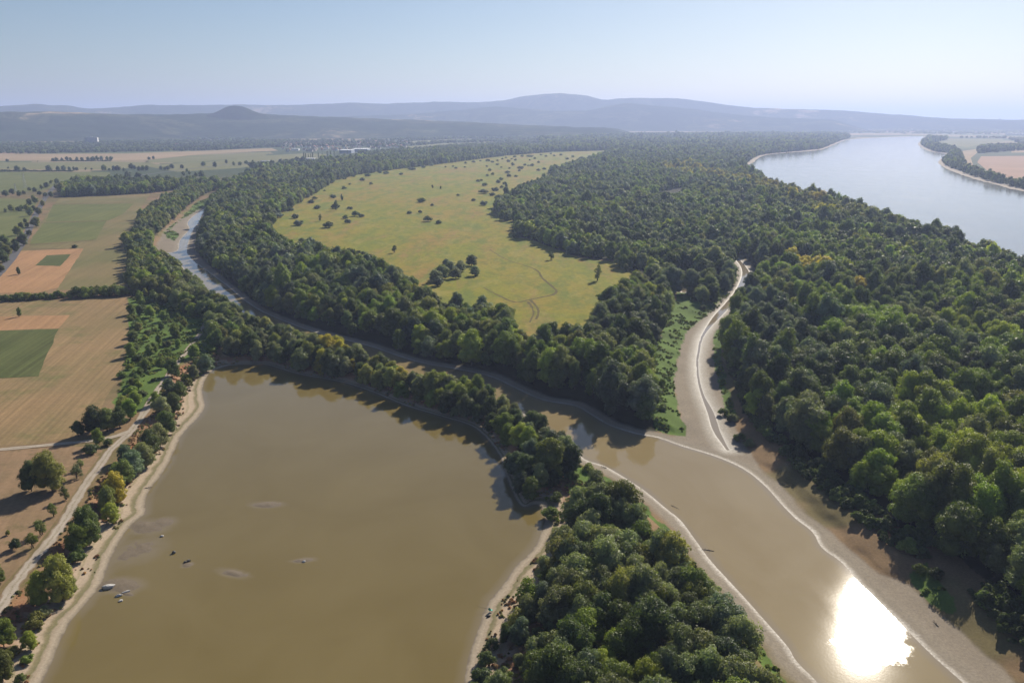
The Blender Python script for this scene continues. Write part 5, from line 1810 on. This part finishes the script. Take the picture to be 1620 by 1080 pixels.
boulder(171, 929, 1.9, 0.85, 0.75, 0.25, M_ROCK, 'largest pale boulder with a dark shaded side near the west beach', 1)
boulder(188, 942, 0.9, 0.5, 0.4, 0.3, M_ROCK, 'middle-sized pale stone below the largest boulder', 2)
boulder(200, 936, 1.2, 0.35, 0.3, 0.5, M_ROCK, 'long thin pale stone right of the largest boulder', 3)
boulder(191, 950, 0.55, 0.5, 0.3, 0.0, M_ROCK, 'lowest round stone of the group by the west beach', 4)
boulder(256, 848, 0.6, 0.4, 0.3, 0.2, M_ROCK, 'small stone in the pond above the dark round stone', 5)
boulder(275, 874, 0.6, 0.6, 0.55, 0.0, M_ROCKD, 'dark round stone sticking out of the pond', 6)
boulder(293, 889, 0.5, 0.35, 0.35, 0.4, M_ROCKD, 'left dark stone on the small round silt bar', 7)
boulder(298, 887, 0.7, 0.4, 0.4, 0.2, M_ROCKD, 'right dark stone on the small round silt bar', 8)
boulder(481, 888, 0.5, 0.4, 0.3, 0.2, M_ROCK, 'small pale stone on the sunken bar in mid pond', 9)

M_WOOD = plain('bleached_wood', (0.27, 0.23, 0.19), 0.9, 0.1, 2.0, 0.3)
M_TEAL = plain('teal_cloth', (0.16, 0.50, 0.40), 0.7, 0.2, 3.0, 0.15)
M_BLACK = plain('dark_cloth', (0.03, 0.03, 0.035), 0.8, 0.2, 3.0, 0.2)


def ground_z(x, y):
    return float(terrain(np.array([x]), np.array([y]))[0][0])


def camp():
    x, y = G(777, 963, 0.8)
    z = ground_z(x, y)
    e = root_empty('folding_chair', x, y, z)
    e.rotation_euler = (0, 0, 2.2)
    tag(e, 'teal folding chair on the small eastern beach', 'chair')
    bm = bmesh.new()
    box_bm(bm, -0.35, 0.35, -0.32, 0.32, 0.42, 0.47)
    obj('seat', bm_mesh('seat', bm, M_TEAL), e)
    bm = bmesh.new()
    tube(bm, (0, 0.34, 0.48), (0, 0.62, 1.1), 0.33, 0.33, 4)
    obj('backrest', bm_mesh('backrest', bm, M_TEAL), e)
    for sx in (-1, 1):
        for sy in (-1, 1):
            bm = bmesh.new()
            tube(bm, (sx * 0.32, sy * 0.3, -0.05), (sx * 0.32, -sy * 0.3, 0.42), 0.025, 0.025, 5)
            obj('leg', bm_mesh('leg', bm, M_STEEL), e)
    x, y = G(773, 971, 0.8)
    b = bmesh.new()
    bmesh.ops.create_icosphere(b, subdivisions=2, radius=1)
    for v in b.verts:
        v.co = (v.co.x * 0.62, v.co.y * 0.3, max(v.co.z, -0.6) * 0.28)
    o = obj('duffel_bag', bm_mesh('body', b, M_BLACK, True))
    o.location = (x, y, ground_z(x, y) + 0.15)
    o.rotation_euler = (0, 0, 0.5)
    tag(o, 'long dark bag lying on the beach below the teal chair', 'bag')
    x, y = G(769, 962, 0.6)
    z = ground_z(x, y)
    e = root_empty('fishing_rod', x, y, z)
    tag(e, 'dark fishing rod propped at the water edge beside the chair', 'fishing rod')
    bm = bmesh.new()
    tube(bm, (0.9, 0, 0.35), (-2.2, -0.6, 1.6), 0.035, 0.015, 5)
    obj('rod', bm_mesh('rod', bm, M_BLACK), e)
    bm = bmesh.new()
    tube(bm, (0, -0.1, -0.1), (0, -0.2, 0.75), 0.03, 0.03, 5)
    obj('rod_rest', bm_mesh('rod_rest', bm, M_STEEL), e)


camp()


def shelter():
    x, y = G(809, 748, 1.0)
    z = ground_z(x, y)
    e = root_empty('fishing_shelter', x, y, z)
    e.rotation_euler = (0, 0, 0.5)
    tag(e, 'small pale roofed shelter under the trees at the strip tip', 'shelter')
    bm = bmesh.new()
    box_bm(bm, -1.4, 1.4, -0.9, 0.9, -0.04, 0.04)
    o = obj('roof', bm_mesh('roof', bm, M_WHITEP), e)
    o.location = (0, 0, 2.1)
    o.rotation_euler = (0.18, 0, 0)
    for sx in (-1, 1):
        for sy in (-1, 1):
            bm = bmesh.new()
            tube(bm, (sx * 1.25, sy * 0.75, -0.2), (sx * 1.25, sy * 0.75, 2.05 + sy * 0.12), 0.05, 0.05, 5)
            obj('post', bm_mesh('post', bm, M_WOOD), e)


shelter()

DRIFT = [(1068, 800, 'pale drift branch on the glare-white gravel edge of the copse'), (955, 738, 'bare drift branch at the head of the grassy bank'), (1120, 868, 'drift branch lower down the glare-white gravel edge'), (1480, 985, 'drift branch on the brown mud at lower right'), (235, 770, 'drift branch on the west beach below the yellow tree')]
for j, (px, py, lb) in enumerate(DRIFT):
    x, y = G(px, py, 0.4)
    z = ground_z(x, y)
    bm = bmesh.new()
    g = random.Random(j)
    L = g.uniform(1.0, 1.8)
    a_ = g.uniform(0, 3)
    p0, p1 = Vector((-L * math.cos(a_), -L * math.sin(a_), 0.1)), Vector((L * math.cos(a_), L * math.sin(a_), 0.25))
    tube(bm, p0, p1, 0.13, 0.06, 6)
    for q in range(3):
        s = p0.lerp(p1, 0.3 + 0.22 * q)
        tube(bm, s, s + Vector((g.uniform(-.6, .6), g.uniform(-.6, .6), g.uniform(.2, .7))), 0.06, 0.02, 5)
    o = obj('drift_branch', bm_mesh('drift_branch', bm, M_WOOD))
    o.location = (x, y, z + 0.02)
    tag(o, lb, 'driftwood', 'driftwood')

# ------------------------------------------------------------------ haze
def haze():
    t = NT('haze')
    pv = t.new('ShaderNodeVolumePrincipled')
    pv.inputs['Color'].default_value = (0.49, 0.60, 0.93, 1)
    pv.inputs['Density'].default_value = 0.00011
    pv.inputs['Anisotropy'].default_value = 0.3
    t.link(pv.outputs[0], t.out.inputs['Volume'])
    bm = bmesh.new()
    box_bm(bm, -46000, 46000, -46000, 46000, -6.0, 480.0)
    obj('haze', bm_mesh('haze', bm, t.m), kind='stuff')


haze()
